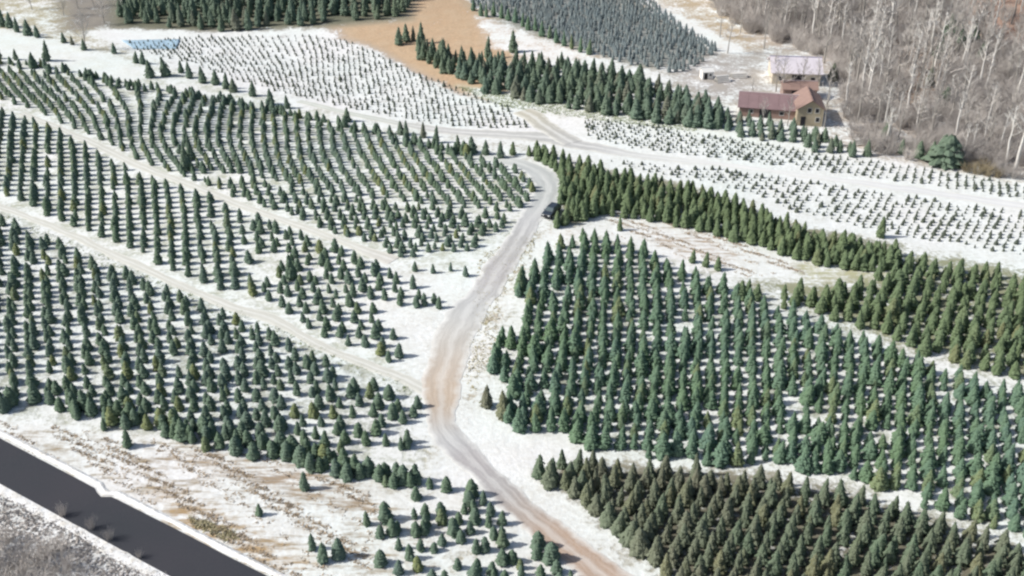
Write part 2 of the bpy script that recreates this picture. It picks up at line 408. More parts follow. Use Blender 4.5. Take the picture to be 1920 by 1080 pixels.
strip("field_path", [(560, 190, 0.9, .55, .58, .52), (700, 222, 1.1, .52, .55, .50), (820, 243, 1.9, *GL), (930, 252, 2.2, *GL), (1020, 258, 2.6, .45, .45, .44), (1090, 272, 2.5, .46, .46, .46), (1200, 292, 1.5, .62, .63, .62), (1350, 308, .9, .75, .76, .75), (1500, 328, .9, .76, .77, .76), (1680, 352, 1.3, .70, .71, .72), (1930, 388, 1.6, .70, .71, .72), (2300, 440, 2, .64, .65, .66)],
      M['lane'], 0.06, "grey track crossing the seedling fields toward the wood", 0.2, 9)
strip("field_path", [(980, 208, 2.0, .50, .47, .38), (1010, 226, 2.4, .47, .45, .38), (1040, 248, 2.5, .45, .44, .41), (1075, 268, 2.2, .45, .45, .44)],
      M['lane'], 0.095, "short grassy track joining the grey track below the evergreen block", 0.3, 9)

# highway, clear of snow, lower left
def hw():
    A, B = at(0, 822), at(500, 1080); C_, D = at(0, 912), at(322, 1080)
    A, B, C_, D = map(np.array, (A, B, C_, D))
    d = (B - A) / np.linalg.norm(B - A); nr = np.array([d[1], -d[0]])
    if nr @ (C_ - A) < 0: nr = -nr
    w = nr @ (C_ - A); print("highway width", w, nr @ (D - A))
    w = (w + nr @ (D - A)) / 2
    v = []; ss = np.arange(-160, 260, 1.0); nx = 7; rs = np.random.default_rng(3)
    e1 = np.convolve(rs.normal(0, 1, len(ss)), np.ones(9) / 9, 'same') * 0.12
    e2 = np.convolve(rs.normal(0, 1, len(ss)), np.ones(5) / 5, 'same') * 0.35
    sn = float((np.array(at(193, 925)) - A) @ d)
    for i, s in enumerate(ss):
        a0 = e1[i] + 0.9 * math.exp(-((s - sn) / 0.8) ** 2)
        for k in range(nx):
            t = k / (nx - 1); p = A + d * s + nr * (a0 * (1 - t) + (w + e2[i]) * t)
            v.append((p[0], p[1], float(H(*p)) + 0.06))
    f = [(i * nx + k, (i + 1) * nx + k, (i + 1) * nx + k + 1, i * nx + k + 1) for i in range(len(ss) - 1) for k in range(nx - 1)]
    me = mesh("highway", v, f, (M['asphalt'],), smooth_=True)
    if me.polygons[0].normal.z < 0: me.flip_normals()
    tag(link("highway", me), "bare dark asphalt road cutting across the lower left corner", kind="structure")
    # ploughed snow ridge on each side
    for name, off0, wd, hh, lab in (("snow_bank", -0.7, 0.9, 0.22, "low ploughed ridge of snow along the upper edge of the asphalt"), ("snow_bank", w + 0.6, 1.3, 0.05, "dirty ploughed snow ridge on the near side of the asphalt")):
        v = []; nx = 7; g = np.convolve(rs.normal(0, 1, len(ss)), np.ones(4) / 4, 'same')
        for i, s in enumerate(ss):
            sh = 0.9 * math.exp(-((s - sn) / 0.8) ** 2) if off0 < 0 else 0
            for k in range(nx):
                t = k / (nx - 1); p = A + d * s + nr * (off0 + wd * (t - 0.5) * (1 + 0.15 * g[i]) + sh + 0.1 * g[i])
                v.append((p[0], p[1], float(H(*p)) - 0.05 + 0.12 + (hh * (1 + 0.5 * g[i])) * math.sin(math.pi * t) ** 1.5))
        me = mesh(name, v, [(i * nx + k, (i + 1) * nx + k, (i + 1) * nx + k + 1, i * nx + k + 1) for i in range(len(ss) - 1) for k in range(nx - 1)], (M['snow'],), smooth_=True)
        if me.polygons[nx // 2].normal.z < 0: me.flip_normals()
        tag(link(name, me), lab, kind="structure")
    return A, d, nr, w
HWA, HWD, HWN, HWW = hw()

# ------------------------------------------------------------ conifers
def conifer_mesh(name, seed, tiers, n, rad, plump, mats, trunk=True, ragged=0.32, only=None):
    """a sheared conifer of height 1: whorls of drooping boughs round an inner core"""
    rs = random.Random(seed); mb = MB()
    def prof(z): return rad * (1 - z) ** plump * min(1.0, 0.55 + z * 4.5)
    lean = (rs.uniform(-.03, .03), rs.uniform(-.03, .03))
    if only != 'trunk':
        cs = 8; cr = [0.03, 0.12, 0.35, 0.6, 0.82]; v = []; f = []
        for z in cr:
            for k in range(cs):
                t = 2 * math.pi * (k + 0.5 * (cr.index(z) % 2)) / cs; q = prof(z) * 0.80 * rs.uniform(0.82, 1.1)
                v.append((math.cos(t) * q + lean[0] * z, math.sin(t) * q + lean[1] * z, z))
        for i in range(len(cr) - 1):
            for k in range(cs): f.append((i * cs + k, i * cs + (k + 1) % cs, (i + 1) * cs + (k + 1) % cs, (i + 1) * cs + k))
        v.append((lean[0], lean[1], 1.0)); top = len(v) - 1
        for k in range(cs): f.append(((len(cr) - 1) * cs + k, (len(cr) - 1) * cs + (k + 1) % cs, top))
        f.append(tuple(range(cs - 1, -1, -1)))
        mb.add(v, f, 0)
        for i in range(tiers):
            z = 0.05 + 0.9 * (i / tiers) ** 0.95; m = max(4, round(n * (1 - 0.5 * i / tiers)))
            ph = rs.uniform(0, 6.28)
            for k in range(m):
                t = ph + 2 * math.pi * k / m + rs.uniform(-.15, .15)
                r1 = prof(z) * rs.uniform(1 - ragged, 1 + ragged * 0.6) + 0.012; r0 = r1 * 0.35
                w = r1 * 3.0 / m * rs.uniform(0.8, 1.2); dz = rs.uniform(0.3, 0.75) * r1
                c, s = math.cos(t), math.sin(t); lx, ly = lean[0] * z, lean[1] * z
                zb = z + dz * 0.55 + 0.02; zt = z - dz * 0.15 + rs.uniform(-.012, .012)
                base = (c * r0 + lx, s * r0 + ly, zb + 0.03); tip = (c * r1 + lx, s * r1 + ly, zt)
                rm = r0 + (r1 - r0) * 0.62
                L = (c * rm - s * w + lx, s * rm + c * w + ly, zt + 0.008 + dz * 0.1); Rr = (c * rm + s * w + lx, s * rm - c * w + ly, zt + 0.008 + dz * 0.1)
                up = (c * rm + lx, s * rm + ly, zb * 0.5 + zt * 0.5 + 0.028)
                mb.add([base, L, tip, Rr, up], [(0, 4, 1), (1, 4, 2), (2, 4, 3), (3, 4, 0)], 0)
        mb.add([(lean[0] + .012, lean[1], .95), (lean[0] - .006, lean[1] + .010, .95), (lean[0] - .006, lean[1] - .010, .95), (lean[0], lean[1], 1.05)], [(0, 1, 3), (1, 2, 3), (2, 0, 3)], 0)
    if trunk or only == 'trunk':
        mb.tube([(0, 0, -0.06), (0, 0, 0.2)], [rad * 0.11, rad * 0.08], 5, 1 if only != 'trunk' else 0)
    return mb.mesh(name, mats)
def shaggy_mesh(name, seed, mats):
    return conifer_mesh(name, seed, 13, 13, 0.30, 0.72, mats, True, 0.45)

BIG, SMALL = {}, {}
CR_NEAR = dict(tiers=9, n=11)
for key, mat, rad, pl in (('fir_dark', 'fir_dark', 0.33, 0.80), ('spruce', 'spruce', 0.245, 0.86), ('olive', 'olive', 0.25, 0.72), ('green', 'green', 0.26, 0.85)):
    BIG[key] = [(conifer_mesh("crown_" + key, 100 + 7 * i + len(key), 9, 10, rad * (0.92 + 0.08 * i), pl, (M[mat],), False), conifer_mesh("trunk_" + key, i, 1, 1, rad, pl, (M['bark'],), only='trunk')) for i in range(4)]
SMALL['young'] = [conifer_mesh("young_fir", 40 + i, 7, 9, 0.27 * (0.93 + 0.07 * i), 0.66, (M['young'], M['bark']), True, 0.28) for i in range(4)]
SMALL['seed'] = [conifer_mesh("fir_seedling", 60 + i, 4, 6, 0.25 + 0.03 * i, 0.8, (M['seed'], M['bark']), True, 0.3) for i in range(3)]
SMALL['greys'] = [conifer_mesh("grey_conifer", 80 + i, 6, 8, 0.30, 0.75, (M['bluefol'], M['bark']), True, 0.3) for i in range(3)]
def joined(key):   # crown and trunk in one mesh, for the mass of trees past the limit
    rad, pl = {'fir_dark': (0.33, .80), 'spruce': (0.245, .86), 'olive': (0.25, .72), 'green': (0.26, .85)}[key]
    return [conifer_mesh(key + "_tree", 100 + 7 * i + len(key), 9, 10, rad * (0.92 + 0.08 * i), pl, (M[key], M['bark']), True) for i in range(3)]

# ------------------------------------------------------------ planting: a bent lattice per field
def lattice(pix, sp, ctrl, jit=0.18, miss=0.04, rowslope=0.0, stagger=0.0, keep=None):
    """pix: outline in the photo; sp: (between columns, along a column); ctrl: short pieces of tree column seen in the photo, they bend the lattice"""
    W = wpoly(pix); x0, y0 = W.min(0) - 12; x1, y1 = W.max(0) + 12
    cs = []
    for (a, b_, c, d) in ctrl:
        p, q = np.array(at(a, b_)), np.array(at(c, d)); cs.append(((p + q) / 2, (q[0] - p[0]) / (q[1] - p[1])))
    ext = 0.9 * (y1 - y0)
    us = np.arange(x0 - ext, x1 + ext, sp[0]); vs = np.arange(y0, y1, sp[1])
    U, V = np.meshgrid(us, vs)
    def lean(x, y):
        if len(cs) == 1: return np.full(x.shape, cs[0][1])
        num = 0; den = 0
        for p, l in cs:
            w = 1 / ((x - p[0]) ** 2 + (y - p[1]) ** 2 + 60) ** 1.4; num = num + w * l; den = den + w
        return num / den
    X = U.copy(); mid = len(vs) // 2
    for i in range(mid + 1, len(vs)): X[i] = X[i - 1] + lean(X[i - 1], V[i - 1]) * sp[1]
    for i in range(mid - 1, -1, -1): X[i] = X[i + 1] - lean(X[i + 1], V[i + 1]) * sp[1]
    Y = V + rowslope * (X - (x0 + x1) / 2)
    if stagger: Y = Y + (np.arange(len(us)) % 2)[None, :] * sp[1] * stagger
    X = X.ravel() + rng.normal(0, jit, X.size) * sp[0] * 0.4; Y = Y.ravel() + rng.normal(0, jit, Y.size) * sp[1] * 0.5
    k = inside(W, X, Y) & (rng.random(X.size) > miss)
    if keep is not None: k &= keep(X, Y)
    # nothing grows on a track
    for P, hwid in TRACKS:
        d = np.full(X.shape, 1e9); ki = np.where(k)[0]
        if len(ki):
            dd = np.min(np.hypot(X[ki, None] - P[None, ::1, 0], Y[ki, None] - P[None, ::1, 1]), axis=1); d[ki] = dd
        k &= d > hwid + 0.55
    return np.stack([X[k], Y[k]], 1)
def heights(n, lo, hi, sd=0.12): return np.clip(rng.normal((lo + hi) / 2, (hi - lo) * 0.45, n), lo * 0.72, hi * 1.2)
def inframe(p, m=0):
    px, py = proj(p[:, 0], p[:, 1])
    return (px > -m) & (px < 1920 + m) & (py > -m) & (py < 1080 + m)

def stuff_instances(name, pts, hs, meshes_obj, label, widen=None):
    """the trees past the limit: one object, instances on points"""
    z = H(pts[:, 0], pts[:, 1]) - 0.03
    me = bpy.data.meshes.new(name); me.vertices.add(len(pts)); me.vertices.foreach_set("co", np.stack([pts[:, 0], pts[:, 1], z], 1).ravel())
    rot = rng.uniform(0, 6.28, len(pts)); var = rng.integers(0, len(meshes_obj), len(pts)).astype(np.float32)
    wd = hs * (rng.uniform(0.88, 1.12, len(pts)) if widen is None else widen)
    a = me.attributes.new("rot", 'FLOAT_VECTOR', 'POINT'); a.data.foreach_set("vector", np.stack([rng.normal(0, .03, len(pts)), rng.normal(0, .03, len(pts)), rot], 1).astype(np.float32).ravel())
    a = me.attributes.new("size", 'FLOAT_VECTOR', 'POINT'); a.data.foreach_set("vector", np.stack([wd, wd, hs], 1).astype(np.float32).ravel())
    a = me.attributes.new("variant", 'FLOAT', 'POINT'); a.data.foreach_set("value", var)
    o = link(name, me)
    ng = bpy.data.node_groups.new(name, 'GeometryNodeTree')
    ng.interface.new_socket("Geometry", in_out='INPUT', socket_type='NodeSocketGeometry'); ng.interface.new_socket("Geometry", in_out='OUTPUT', socket_type='NodeSocketGeometry')
    gi = ng.nodes.new("NodeGroupInput"); go = ng.nodes.new("NodeGroupOutput"); jn = ng.nodes.new("GeometryNodeJoinGeometry")
    def named(n, ty):
        q = ng.nodes.new("GeometryNodeInputNamedAttribute"); q.data_type = ty; q.inputs[0].default_value = n; return q.outputs[0]
    r_, s_, v_ = named("rot", 'FLOAT_VECTOR'), named("size", 'FLOAT_VECTOR'), named("variant", 'FLOAT')
    for i, src in enumerate(meshes_obj):
        oi = ng.nodes.new("GeometryNodeObjectInfo"); oi.inputs["Object"].default_value = src; oi.inputs["As Instance"].default_value = True; oi.transform_space = 'ORIGINAL'
        c = ng.nodes.new("FunctionNodeCompare"); c.data_type = 'FLOAT'; c.operation = 'EQUAL'; c.inputs[1].default_value = float(i); c.inputs["Epsilon"].default_value = 0.1
        ng.links.new(v_, c.inputs[0])
        ip = ng.nodes.new("GeometryNodeInstanceOnPoints")
        ng.links.new(gi.outputs[0], ip.inputs["Points"]); ng.links.new(c.outputs[0], ip.inputs["Selection"]); ng.links.new(oi.outputs["Geometry"], ip.inputs["Instance"])
        ng.links.new(r_, ip.inputs["Rotation"]); ng.links.new(s_, ip.inputs["Scale"]); ng.links.new(ip.outputs[0], jn.inputs[0])
    ng.links.new(jn.outputs[0], go.inputs[0])
    md = o.modifiers.new("rows", 'NODES'); md.node_group = ng
    return tag(o, label, kind="stuff")

COUNT = {}
def place_big(name, key, x, y, h, label, cat, group=None, w=1.0):
    """a conifer with crown and trunk parts"""
    z = float(H(x, y)) - 0.03; i = random.randrange(4); cm, tm = BIG[key][i]
    root = empty(name, (x, y, z), random.uniform(0, 6.28))
    c = link("crown", cm, root); t = link("trunk", tm, root)
    ww = h * w * random.uniform(0.82, 1.18)
    c.scale = (ww, ww, h); t.scale = (ww, ww, h)
    c.rotation_euler = (random.gauss(0, .04), random.gauss(0, .04), 0)
    tag(root, label, cat, group); COUNT[name] = COUNT.get(name, 0) + 1
    return root
def place_small(name, key, x, y, h, label, cat, group=None, w=1.0):
    z = float(H(x, y)) - 0.03
    o = link(name, random.choice(SMALL[key]), None, (x, y, z), random.uniform(0, 6.28))
    ww = h * w * random.uniform(0.88, 1.12); o.scale = (ww, ww, h)
    tag(o, label, cat, group); COUNT[name] = COUNT.get(name, 0) + 1
    return o
def split_nearest(pts, hs, n, used=0):
    """n that show largest in the photo, and the rest"""
    vis = inframe(pts, 0); dist = np.hypot(np.hypot(pts[:, 0], pts[:, 1]), CAM_H) / hs ** 0.7 + np.where(vis, 0, 1e6)
    o = np.argsort(dist); k = min(n, int(vis.sum()))
    return o[:k], o[k:]

# --- block of dark firs, lower right
SOL = {}
b8 = [(980, 905), (1040, 876), (1110, 880), (1250, 892), (1400, 900), (1560, 922), (1640, 948), (1780, 995), (1920, 1040), (2200, 1120), (2200, 1500), (1560, 1330), (1240, 1085), (1150, 1012), (1105, 962), (1060, 925)]
p8 = lattice(b8, (1.0, 3.35), [(1400, 900, 1375, 960), (1800, 1000, 1775, 1060)], 0.13, 0.02, 0.0, 0.5)
h8 = heights(len(p8), 2.9, 3.6)
a_, r_ = split_nearest(p8, h8, 296)
# the near block is sorted by what can be told apart: the trees by the road, the rest inside
pr = TRACKS[0][0]
for i in a_:
    x, y = p8[i]; dr = np.min(np.hypot(pr[:, 0] - x, pr[:, 1] - y))
    if dr < 6.3: place_big("fir_tree", 'fir_dark', x, y, h8[i] * 1.2, "dark fir on the road edge of the dense lower right block", "fir tree", "dark firs lining the road", 0.98)
    else: place_big("fir_tree", 'fir_dark', x, y, h8[i], "dark olive-brown fir inside the dense lower right block", "fir tree", "dark firs inside the lower right block", 0.86)
def sources(key, names, group_label, spots):
    """three ordinary trees that stand in the field; the instanced mass shares their shape"""
    out = []
    for m, (x, y, h) in zip(joined(key), spots):
        o = link(names[0], m, None, (x, y, float(H(x, y)) - 0.03), random.uniform(0, 6.28)); o.scale = (h, h, h)
        tag(o, group_label[0], names[1], group_label[1]); out.append(o)
    return out
def mass(name, key, pts, hs, names, gl, label, widen=0.95):
    # take three of the points nearest to the camera for the source trees
    vis = np.where(inframe(pts, -10))[0]
    vis = vis[np.argsort(np.hypot(pts[vis, 0], pts[vis, 1]))] if len(vis) >= 3 else np.arange(len(pts))
    s = vis[:3] if len(vis) >= 3 else np.arange(3)
    src = sources(key, names, gl, [(pts[i, 0], pts[i, 1], hs[i]) for i in s])
    k = np.ones(len(pts), bool); k[s] = False
    return stuff_instances(name, pts[k], hs[k], src, label, widen * rng.uniform(.88, 1.12, int(k.sum())))
mass("fir_stand", 'fir_dark', p8[r_], h8[r_], ("fir_tree", "fir tree"), ("dark fir in the far right rows of the lower block", "dark firs in the far rows"), "remaining dark firs of the lower right block, one dense mass")

# --- big block of blue-green spruces, right of the road
b5 = [(1100, 445), (1180, 468), (1300, 520), (1400, 562), (1540, 618), (1660, 664), (1800, 708), (1960, 754), (2250, 835), (2250, 1105), (1925, 1022), (1760, 968), (1620, 908), (1480, 884), (1300, 874), (1200, 860), (1110, 842), (1050, 824), (985, 812), (935, 796), (925, 772), (962, 765),
      (950, 735), (918, 690), (928, 655), (985, 600), (965, 540), (1015, 495), (1050, 465)]
p5 = lattice(b5, (1.95, 1.95), [(1150, 500, 1148, 700), (1700, 760, 1690, 860), (1350, 700, 1348, 800)], 0.17, 0.05, 0.04)
h5 = heights(len(p5), 2.5, 3.5)
a_, r_ = split_nearest(p5, h5, 290)
front = wpoly([(905, 790), (985, 812), (1050, 824), (1110, 842), (1200, 860), (1300, 874), (1480, 884), (1620, 908), (1760, 968), (1925, 1022)])
for i in a_:
    fd_ = seg_dist(front, p5[i:i + 1, 0], p5[i:i + 1, 1], False)[0]
    if fd_ < 2.1: lab, g = "blue-green spruce in the lowest row, facing the snow strip above the dark firs", "blue-green spruces in the lowest row"
    else: lab, g = "blue-green spruce behind the lowest row of the big right-hand block", "blue-green spruces in the near rows"
    place_big("spruce_tree", 'spruce', p5[i, 0], p5[i, 1], h5[i] * (1.15 if fd_ < 2.1 else 1), lab, "spruce", g, 1.33)
mass("spruce_stand", 'spruce', p5[r_], h5[r_], ("spruce_tree", "spruce"), ("blue-green spruce in the middle rows of the big right-hand block", "blue-green spruces in the middle rows"), "blue-green spruces of the far rows beyond the near ones, one dense mass", 1.33)
# loose ones on the snow beside the road
for (px, py, h, lab) in [(975, 548, 4.6, "tall spruce standing out toward the road, highest of the edge trees"), (1000, 520, 3.8, "spruce just behind the tall one at the road edge"),
                         (940, 645, 3.2, "small spruce alone at the inside of the road bend"), (932, 680, 3.7, "spruce nearest the road below the small one"),
                         (912, 762, 3.6, "dark brownish spruce at the lower left tip of the block"), (945, 782, 4.6, "tall dark spruce second from the block's lower left tip")]:
    x, y = at(px, py); place_big("spruce_tree", 'fir_dark' if py > 750 else 'spruce', x, y, h, lab, "spruce", w=0.9 if py > 750 else 1.05)

# --- olive conifers: the strip beside the seedling field and the block below it
b7 = [(1052, 335), (1120, 330), (1200, 342), (1330, 374), (1440, 414), (1520, 446), (1600, 466), (1700, 482), (1670, 508), (1600, 508), (1520, 496), (1440, 472), (1370, 450), (1290, 430), (1200, 414), (1140, 402), (1065, 420), (1045, 440), (1040, 420)]
b6 = [(1385, 560), (1392, 545), (1480, 556), (1560, 560), (1640, 520), (1690, 495), (1780, 505), (1960, 540), (2300, 600), (2300, 800), (1960, 722), (1840, 698), (1700, 655), (1600, 612), (1500, 585)]
b7b = [(930, 290), (1000, 285), (1060, 305), (1120, 318), (1060, 345), (1020, 322)]
CARX, CARY = at(1034, 402)
clear_car = lambda X, Y: np.hypot(X - CARX, (Y - CARY)) > 3.6
p7 = np.vstack([lattice(b7, (1.5, 1.6), [(1150, 340, 1140, 390)], 0.3, 0.05, keep=clear_car), lattice(b6, (1.1, 3.8), [(1800, 560, 1785, 620)], 0.2, 0.04, 0.0, 0.5), lattice(b7b, (1.7, 2.0), [(1000, 290, 998, 310)], 0.3, 0.05)])
h7 = heights(len(p7), 2.7, 3.7)
a_, r_ = split_nearest(p7, h7, 285)
for i in a_:
    px, py = proj(p7[i, 0], p7[i, 1])
    low = px > 1380 and py > 500
    place_big("pine_tree", 'olive', p7[i, 0], p7[i, 1], h7[i], "olive-green pine in the block between the spruces and the seedling field" if low else "olive-green pine in the dense strip below the seedling field",
              "pine", "olive pines in the upper right block" if low else "olive pines in the strip", 1.22)
mass("pine_stand", 'olive', p7[r_], h7[r_], ("pine_tree", "pine"), ("olive pine at the far side of the upper right block", "olive pines at the far side"), "remaining olive pines behind the nearer ones, one dense mass", 1.25)
for (px, py, h, lab) in [(1148, 405, 3.2, "small dark pine on the snow at the top left of the bare plot"), (1162, 432, 3.0, "small dark pine just below its twin beside the bare plot"),
                         (1298, 492, 2.6, "leftmost of the three small pines at the lower rim of the bare plot"), (1322, 500, 2.8, "middle one of three small pines at the lower rim of the bare plot"), (1345, 506, 2.7, "rightmost of three small pines at the lower rim of the bare plot"),
                         (1650, 445, 4.4, "taller pointed pine rising from the strip into the seedling field")]:
    x, y = at(px, py); place_big("pine_tree", 'olive', x, y, h, lab, "pine")

# --- evergreens at the top: block above the pale lane, dark wood top left, ridge trees
b11 = [(905, 165), (858, 150), (800, 122), (775, 100), (800, 92), (850, 108), (900, 120), (925, 126), (985, 122), (1060, 128), (1130, 142), (1200, 158), (1290, 190), (1380, 220), (1480, 242), (1590, 276), (1610, 296), (1560, 292), (1480, 274), (1400, 258), (1330, 246), (1230, 230), (1130, 214), (1040, 200), (960, 184), (905, 176)]
p11 = lattice(b11, (2.2, 2.5), [(1200, 150, 1195, 210)], 0.3, 0.05)
b13 = [(225, 42), (225, -90), (790, -90), (765, 28), (700, 40), (620, 34), (600, 52), (520, 46), (440, 60), (330, 54)]
p13 = lattice(b13, (3.0, 3.4), [(500, 0, 490, 50)], 0.35, 0.04)
n11 = len(p11); pe = np.vstack([p11, p13]); he = np.concatenate([heights(n11, 3.6, 4.8) * np.where(proj(p11[:, 0], p11[:, 1])[0] > 1350, .72, 1), heights(len(p13), 4.5, 6.2)])
vis = inframe(pe, 0); lim = np.where(vis)[0]; lim = lim[np.argsort(np.hypot(pe[lim, 0], pe[lim, 1]))][:225]
for i in lim:
    if i < n11: place_big("evergreen_tree", 'green', pe[i, 0], pe[i, 1], he[i], "dark evergreen in the block above the pale grassy lane", "evergreen", "evergreens in the upper block", 1.25)
    else: place_big("evergreen_tree", 'green', pe[i, 0], pe[i, 1], he[i], "dark evergreen in the dense wood at the top left edge", "evergreen", "evergreens in the top left wood", 0.95)
r_ = np.setdiff1d(np.arange(len(pe)), lim)
mass("evergreen_wood", 'green', pe[r_], he[r_], ("evergreen_tree", "evergreen"), ("dark evergreen deep in the top left wood", "evergreens deep in the top left wood"), "far dark evergreens of the top left wood, one mass", 1.0)
for (px, py, h, lab) in [(748, 84, 5.0, "leftmost evergreen on the clay at the end of the upper block"), (762, 78, 5.0, "evergreen second from the clay end of the upper block"), (775, 76, 4.2, "slim evergreen third from the clay end of the upper block"),
                         (790, 82, 6.0, "tall brownish evergreen on the clay behind a shorter one"), (786, 112, 4.2, "short bushy evergreen in front of the tall brownish one"), (832, 118, 6.4, "broad tall evergreen alone on the clay clearing"),
                         (862, 146, 5.2, "brown-based evergreen where the clay meets the block"), (884, 142, 6.2, "broad blue-green evergreen beside the brown-based one"), (914, 110, 6.2, "slender evergreen with its tip against the pale clay"), (962, 98, 6.0, "slender dark evergreen right of the slender pale-backed one")]:
    x, y = at(px, py); place_big("evergreen_tree", 'green', x, y, h, lab, "evergreen", w=1.0)
for k, (px, py, h) in enumerate([(282, 145, 4.6), (312, 142, 5.2), (340, 136, 3.4), (356, 146, 4.4), (381, 155, 4.4), (405, 158, 4.0), (424, 166, 4.2), (438, 172, 3.6), (474, 180, 4.0), (507, 196, 4.2), (539, 203, 3.4), (650, 228, 3.6), (752, 252, 3.2), (762, 254, 3.6), (794, 258, 3.8), (817, 268, 4.2),
                                 (860, 283, 3.8), (885, 287, 3.8), (910, 290, 3.4), (938, 296, 3.8), (30, 112, 3.0), (60, 118, 3.0), (0, 110, 3.4)]):
    x, y = at(px, py); place_big("evergreen_tree", 'green', x, y, h, "pointed evergreen in the line along the top edge of the young fir field", "evergreen", "evergreens lining the top of the young fir field", 1.15)
for (px, py, h) in [(5, 50, 5.5), (32, 60, 4.5), (52, 66, 4.5), (70, 70, 3.6), (120, 80, 3.0), (136, 84, 2.6), (158, 94, 3.2), (214, 100, 3.0), (255, 118, 3.2), (268, 120, 3.6), (18, 52, 4.5)]:
    x, y = at(px, py); place_big("evergreen_tree", 'green', x, y, h, "small evergreen scattered along the far side of the cream snow bank", "evergreen", "evergreens beyond the cream snow bank", 1.15)
x, y = at(87, 114); place_big("evergreen_tree", 'green', x, y, 5.6, "tall pointed evergreen alone on the cream snow bank", "evergreen")
for px, py, h, lab in [(348, 320, 6.4, "overgrown tall fir, the left one of two amid the young firs"), (358, 300, 6.0, "overgrown tall fir just behind its equally tall neighbour"), (563, 290, 4.2, "dark fir taller than the rows around it in the striped field")]:
    x, y = at(px, py); place_big("evergreen_tree", 'green', x, y, h, lab, "evergreen", w=0.75)
for px, py, h in [(1800, 95, 7), (1822, 82, 6), (1782, 70, 7), (1760, 110, 6), (1742, 160, 5), (1835, 120, 6), (1770, 200, 5), (1600, 120, 5), (1560, 150, 4.5), (1660, 262, 4), (1722, 296, 4), (1745, 300, 4.4), (1690, 288, 3.4), (1625, 292, 3.6), (1800, 310, 3.4)]:
    x, y = at(px, py); place_big("evergreen_tree", 'green', x, y, h, "dim evergreen standing between the bare trees of the wood", "evergreen", "evergreens among the bare trees", 1.3)
# big old evergreen by the wood edge
me_ = shaggy_mesh("old_evergreen", 5, (M['olive'], M['bark']))
x, y = at(1772, 308); o = empty("evergreen_tree", (x, y, float(H(x, y)) - 0.05)); c = link("crown", conifer_mesh("old_crown", 5, 13, 14, 0.52, 0.55, (M['green'],), False, 0.4), o); c.scale = (8.5, 7.0, 6.4)
t = link("trunk", conifer_mesh("old_trunk", 5, 1, 1, 0.4, 0.7, (M['bark'],), only='trunk'), o); t.scale = (9, 9, 7.6)
tag(o, "broad old evergreen with a wide dark crown at the foot of the bare wood", "evergreen")
bpy.data.meshes.remove(me_)

# --- young firs, left of the road
def not_near(spots, r):
    W = [at(*s) for s in spots]
    return lambda X, Y: np.all([np.hypot(X - w[0], Y - w[1]) > r for w in W], axis=0)
b1 = [(-260, 105), (-60, 128), (60, 138), (130, 150), (200, 160), (330, 178), (420, 192), (520, 215), (640, 240), (760, 264), (860, 292), (950, 312), (1000, 332), (1010, 350), (998, 385), (965, 400), (860, 392), (760, 378), (660, 368), (560, 352), (480, 335), (400, 322), (335, 334), (270, 306), (160, 253), (60, 207), (-60, 166), (-260, 135)]
C1 = [(60, 140, 150, 225), (190, 180, 240, 225), (330, 185, 300, 215), (400, 200, 385, 240), (480, 210, 478, 260), (590, 235, 592, 300), (700, 262, 742, 340), (880, 300, 940, 370), (300, 270, 350, 330), (560, 330, 600, 380), (780, 400, 820, 450)]
b1b = [(352, 334), (480, 342), (560, 358), (660, 374), (760, 384), (860, 398), (958, 408), (940, 430), (915, 452), (890, 470), (800, 482), (740, 486), (660, 456), (560, 424), (470, 386), (400, 354)]
p1 = np.vstack([lattice(b1, (2.4, 1.45), C1, 0.14, 0.03, 0.0), lattice(b1b, (1.1, 3.6), [(560, 360, 580, 400), (780, 400, 795, 440)], 0.2, 0.05, 0.0, 0.5)])
h1 = heights(len(p1), 1.6, 2.2)
# bushy unsheared line along the upper rim of the striped field
rim = catmull([at(*q) for q in [(-120, 108), (0, 118), (60, 124), (130, 138), (200, 152), (270, 166), (340, 176), (430, 192), (520, 212), (600, 228), (700, 250), (800, 274), (880, 292)]], 1.25)
rim = np.vstack([rim + rng.normal(0, .5, rim.shape), rim[::2] + np.array([0.3, -1.8]) + rng.normal(0, .6, rim[::2].shape)]); rim = rim[rng.random(len(rim)) > .18]
p1 = np.vstack([p1, rim]); h1 = np.concatenate([h1, heights(len(rim), 1.7, 2.7)])
b2a = [(-260, 185), (0, 210), (60, 229), (160, 277), (260, 330), (380, 372), (450, 402), (462, 480), (480, 520), (495, 572), (430, 550), (330, 512), (220, 462), (100, 408), (0, 370), (-260, 270)]
b2b = [(458, 406), (560, 443), (640, 475), (700, 500), (740, 525), (775, 548), (825, 572), (740, 580), (690, 560), (740, 640), (770, 680), (740, 690), (680, 668), (600, 632), (520, 588), (496, 560), (482, 515)]
gap = not_near([(505, 500), (520, 490), (490, 505)], 2.6)
p2 = np.vstack([lattice(b2a, (2.55, 2.15), [(100, 300, 100, 370), (370, 420, 378, 510)], 0.10, 0.03, 0.0, keep=gap), lattice(b2b, (1.3, 4.4), [(620, 520, 640, 600)], 0.16, 0.04, 0.0, 0.5, keep=gap)])
h2 = heights(len(p2), 1.9, 2.5)
b3 = [(-260, 340), (-60, 405), (0, 420), (100, 454), (220, 510), (330, 559), (430, 600), (520, 633), (600, 676), (680, 712), (740, 738), (790, 765), (770, 795), (700, 805), (770, 832), (640, 858), (560, 850), (520, 842), (420, 830), (330, 815), (240, 805), (130, 770), (0, 768), (-260, 720)]
p3 = lattice(b3, (1.32, 4.0), [(110, 600, 118, 700), (500, 650, 505, 750), (250, 500, 258, 560)], 0.16, 0.035, 0.06, 0.5, keep=not_near([(655, 712), (335, 690), (560, 760)], 1.5))
h3 = heights(len(p3), 2.0, 2.6)
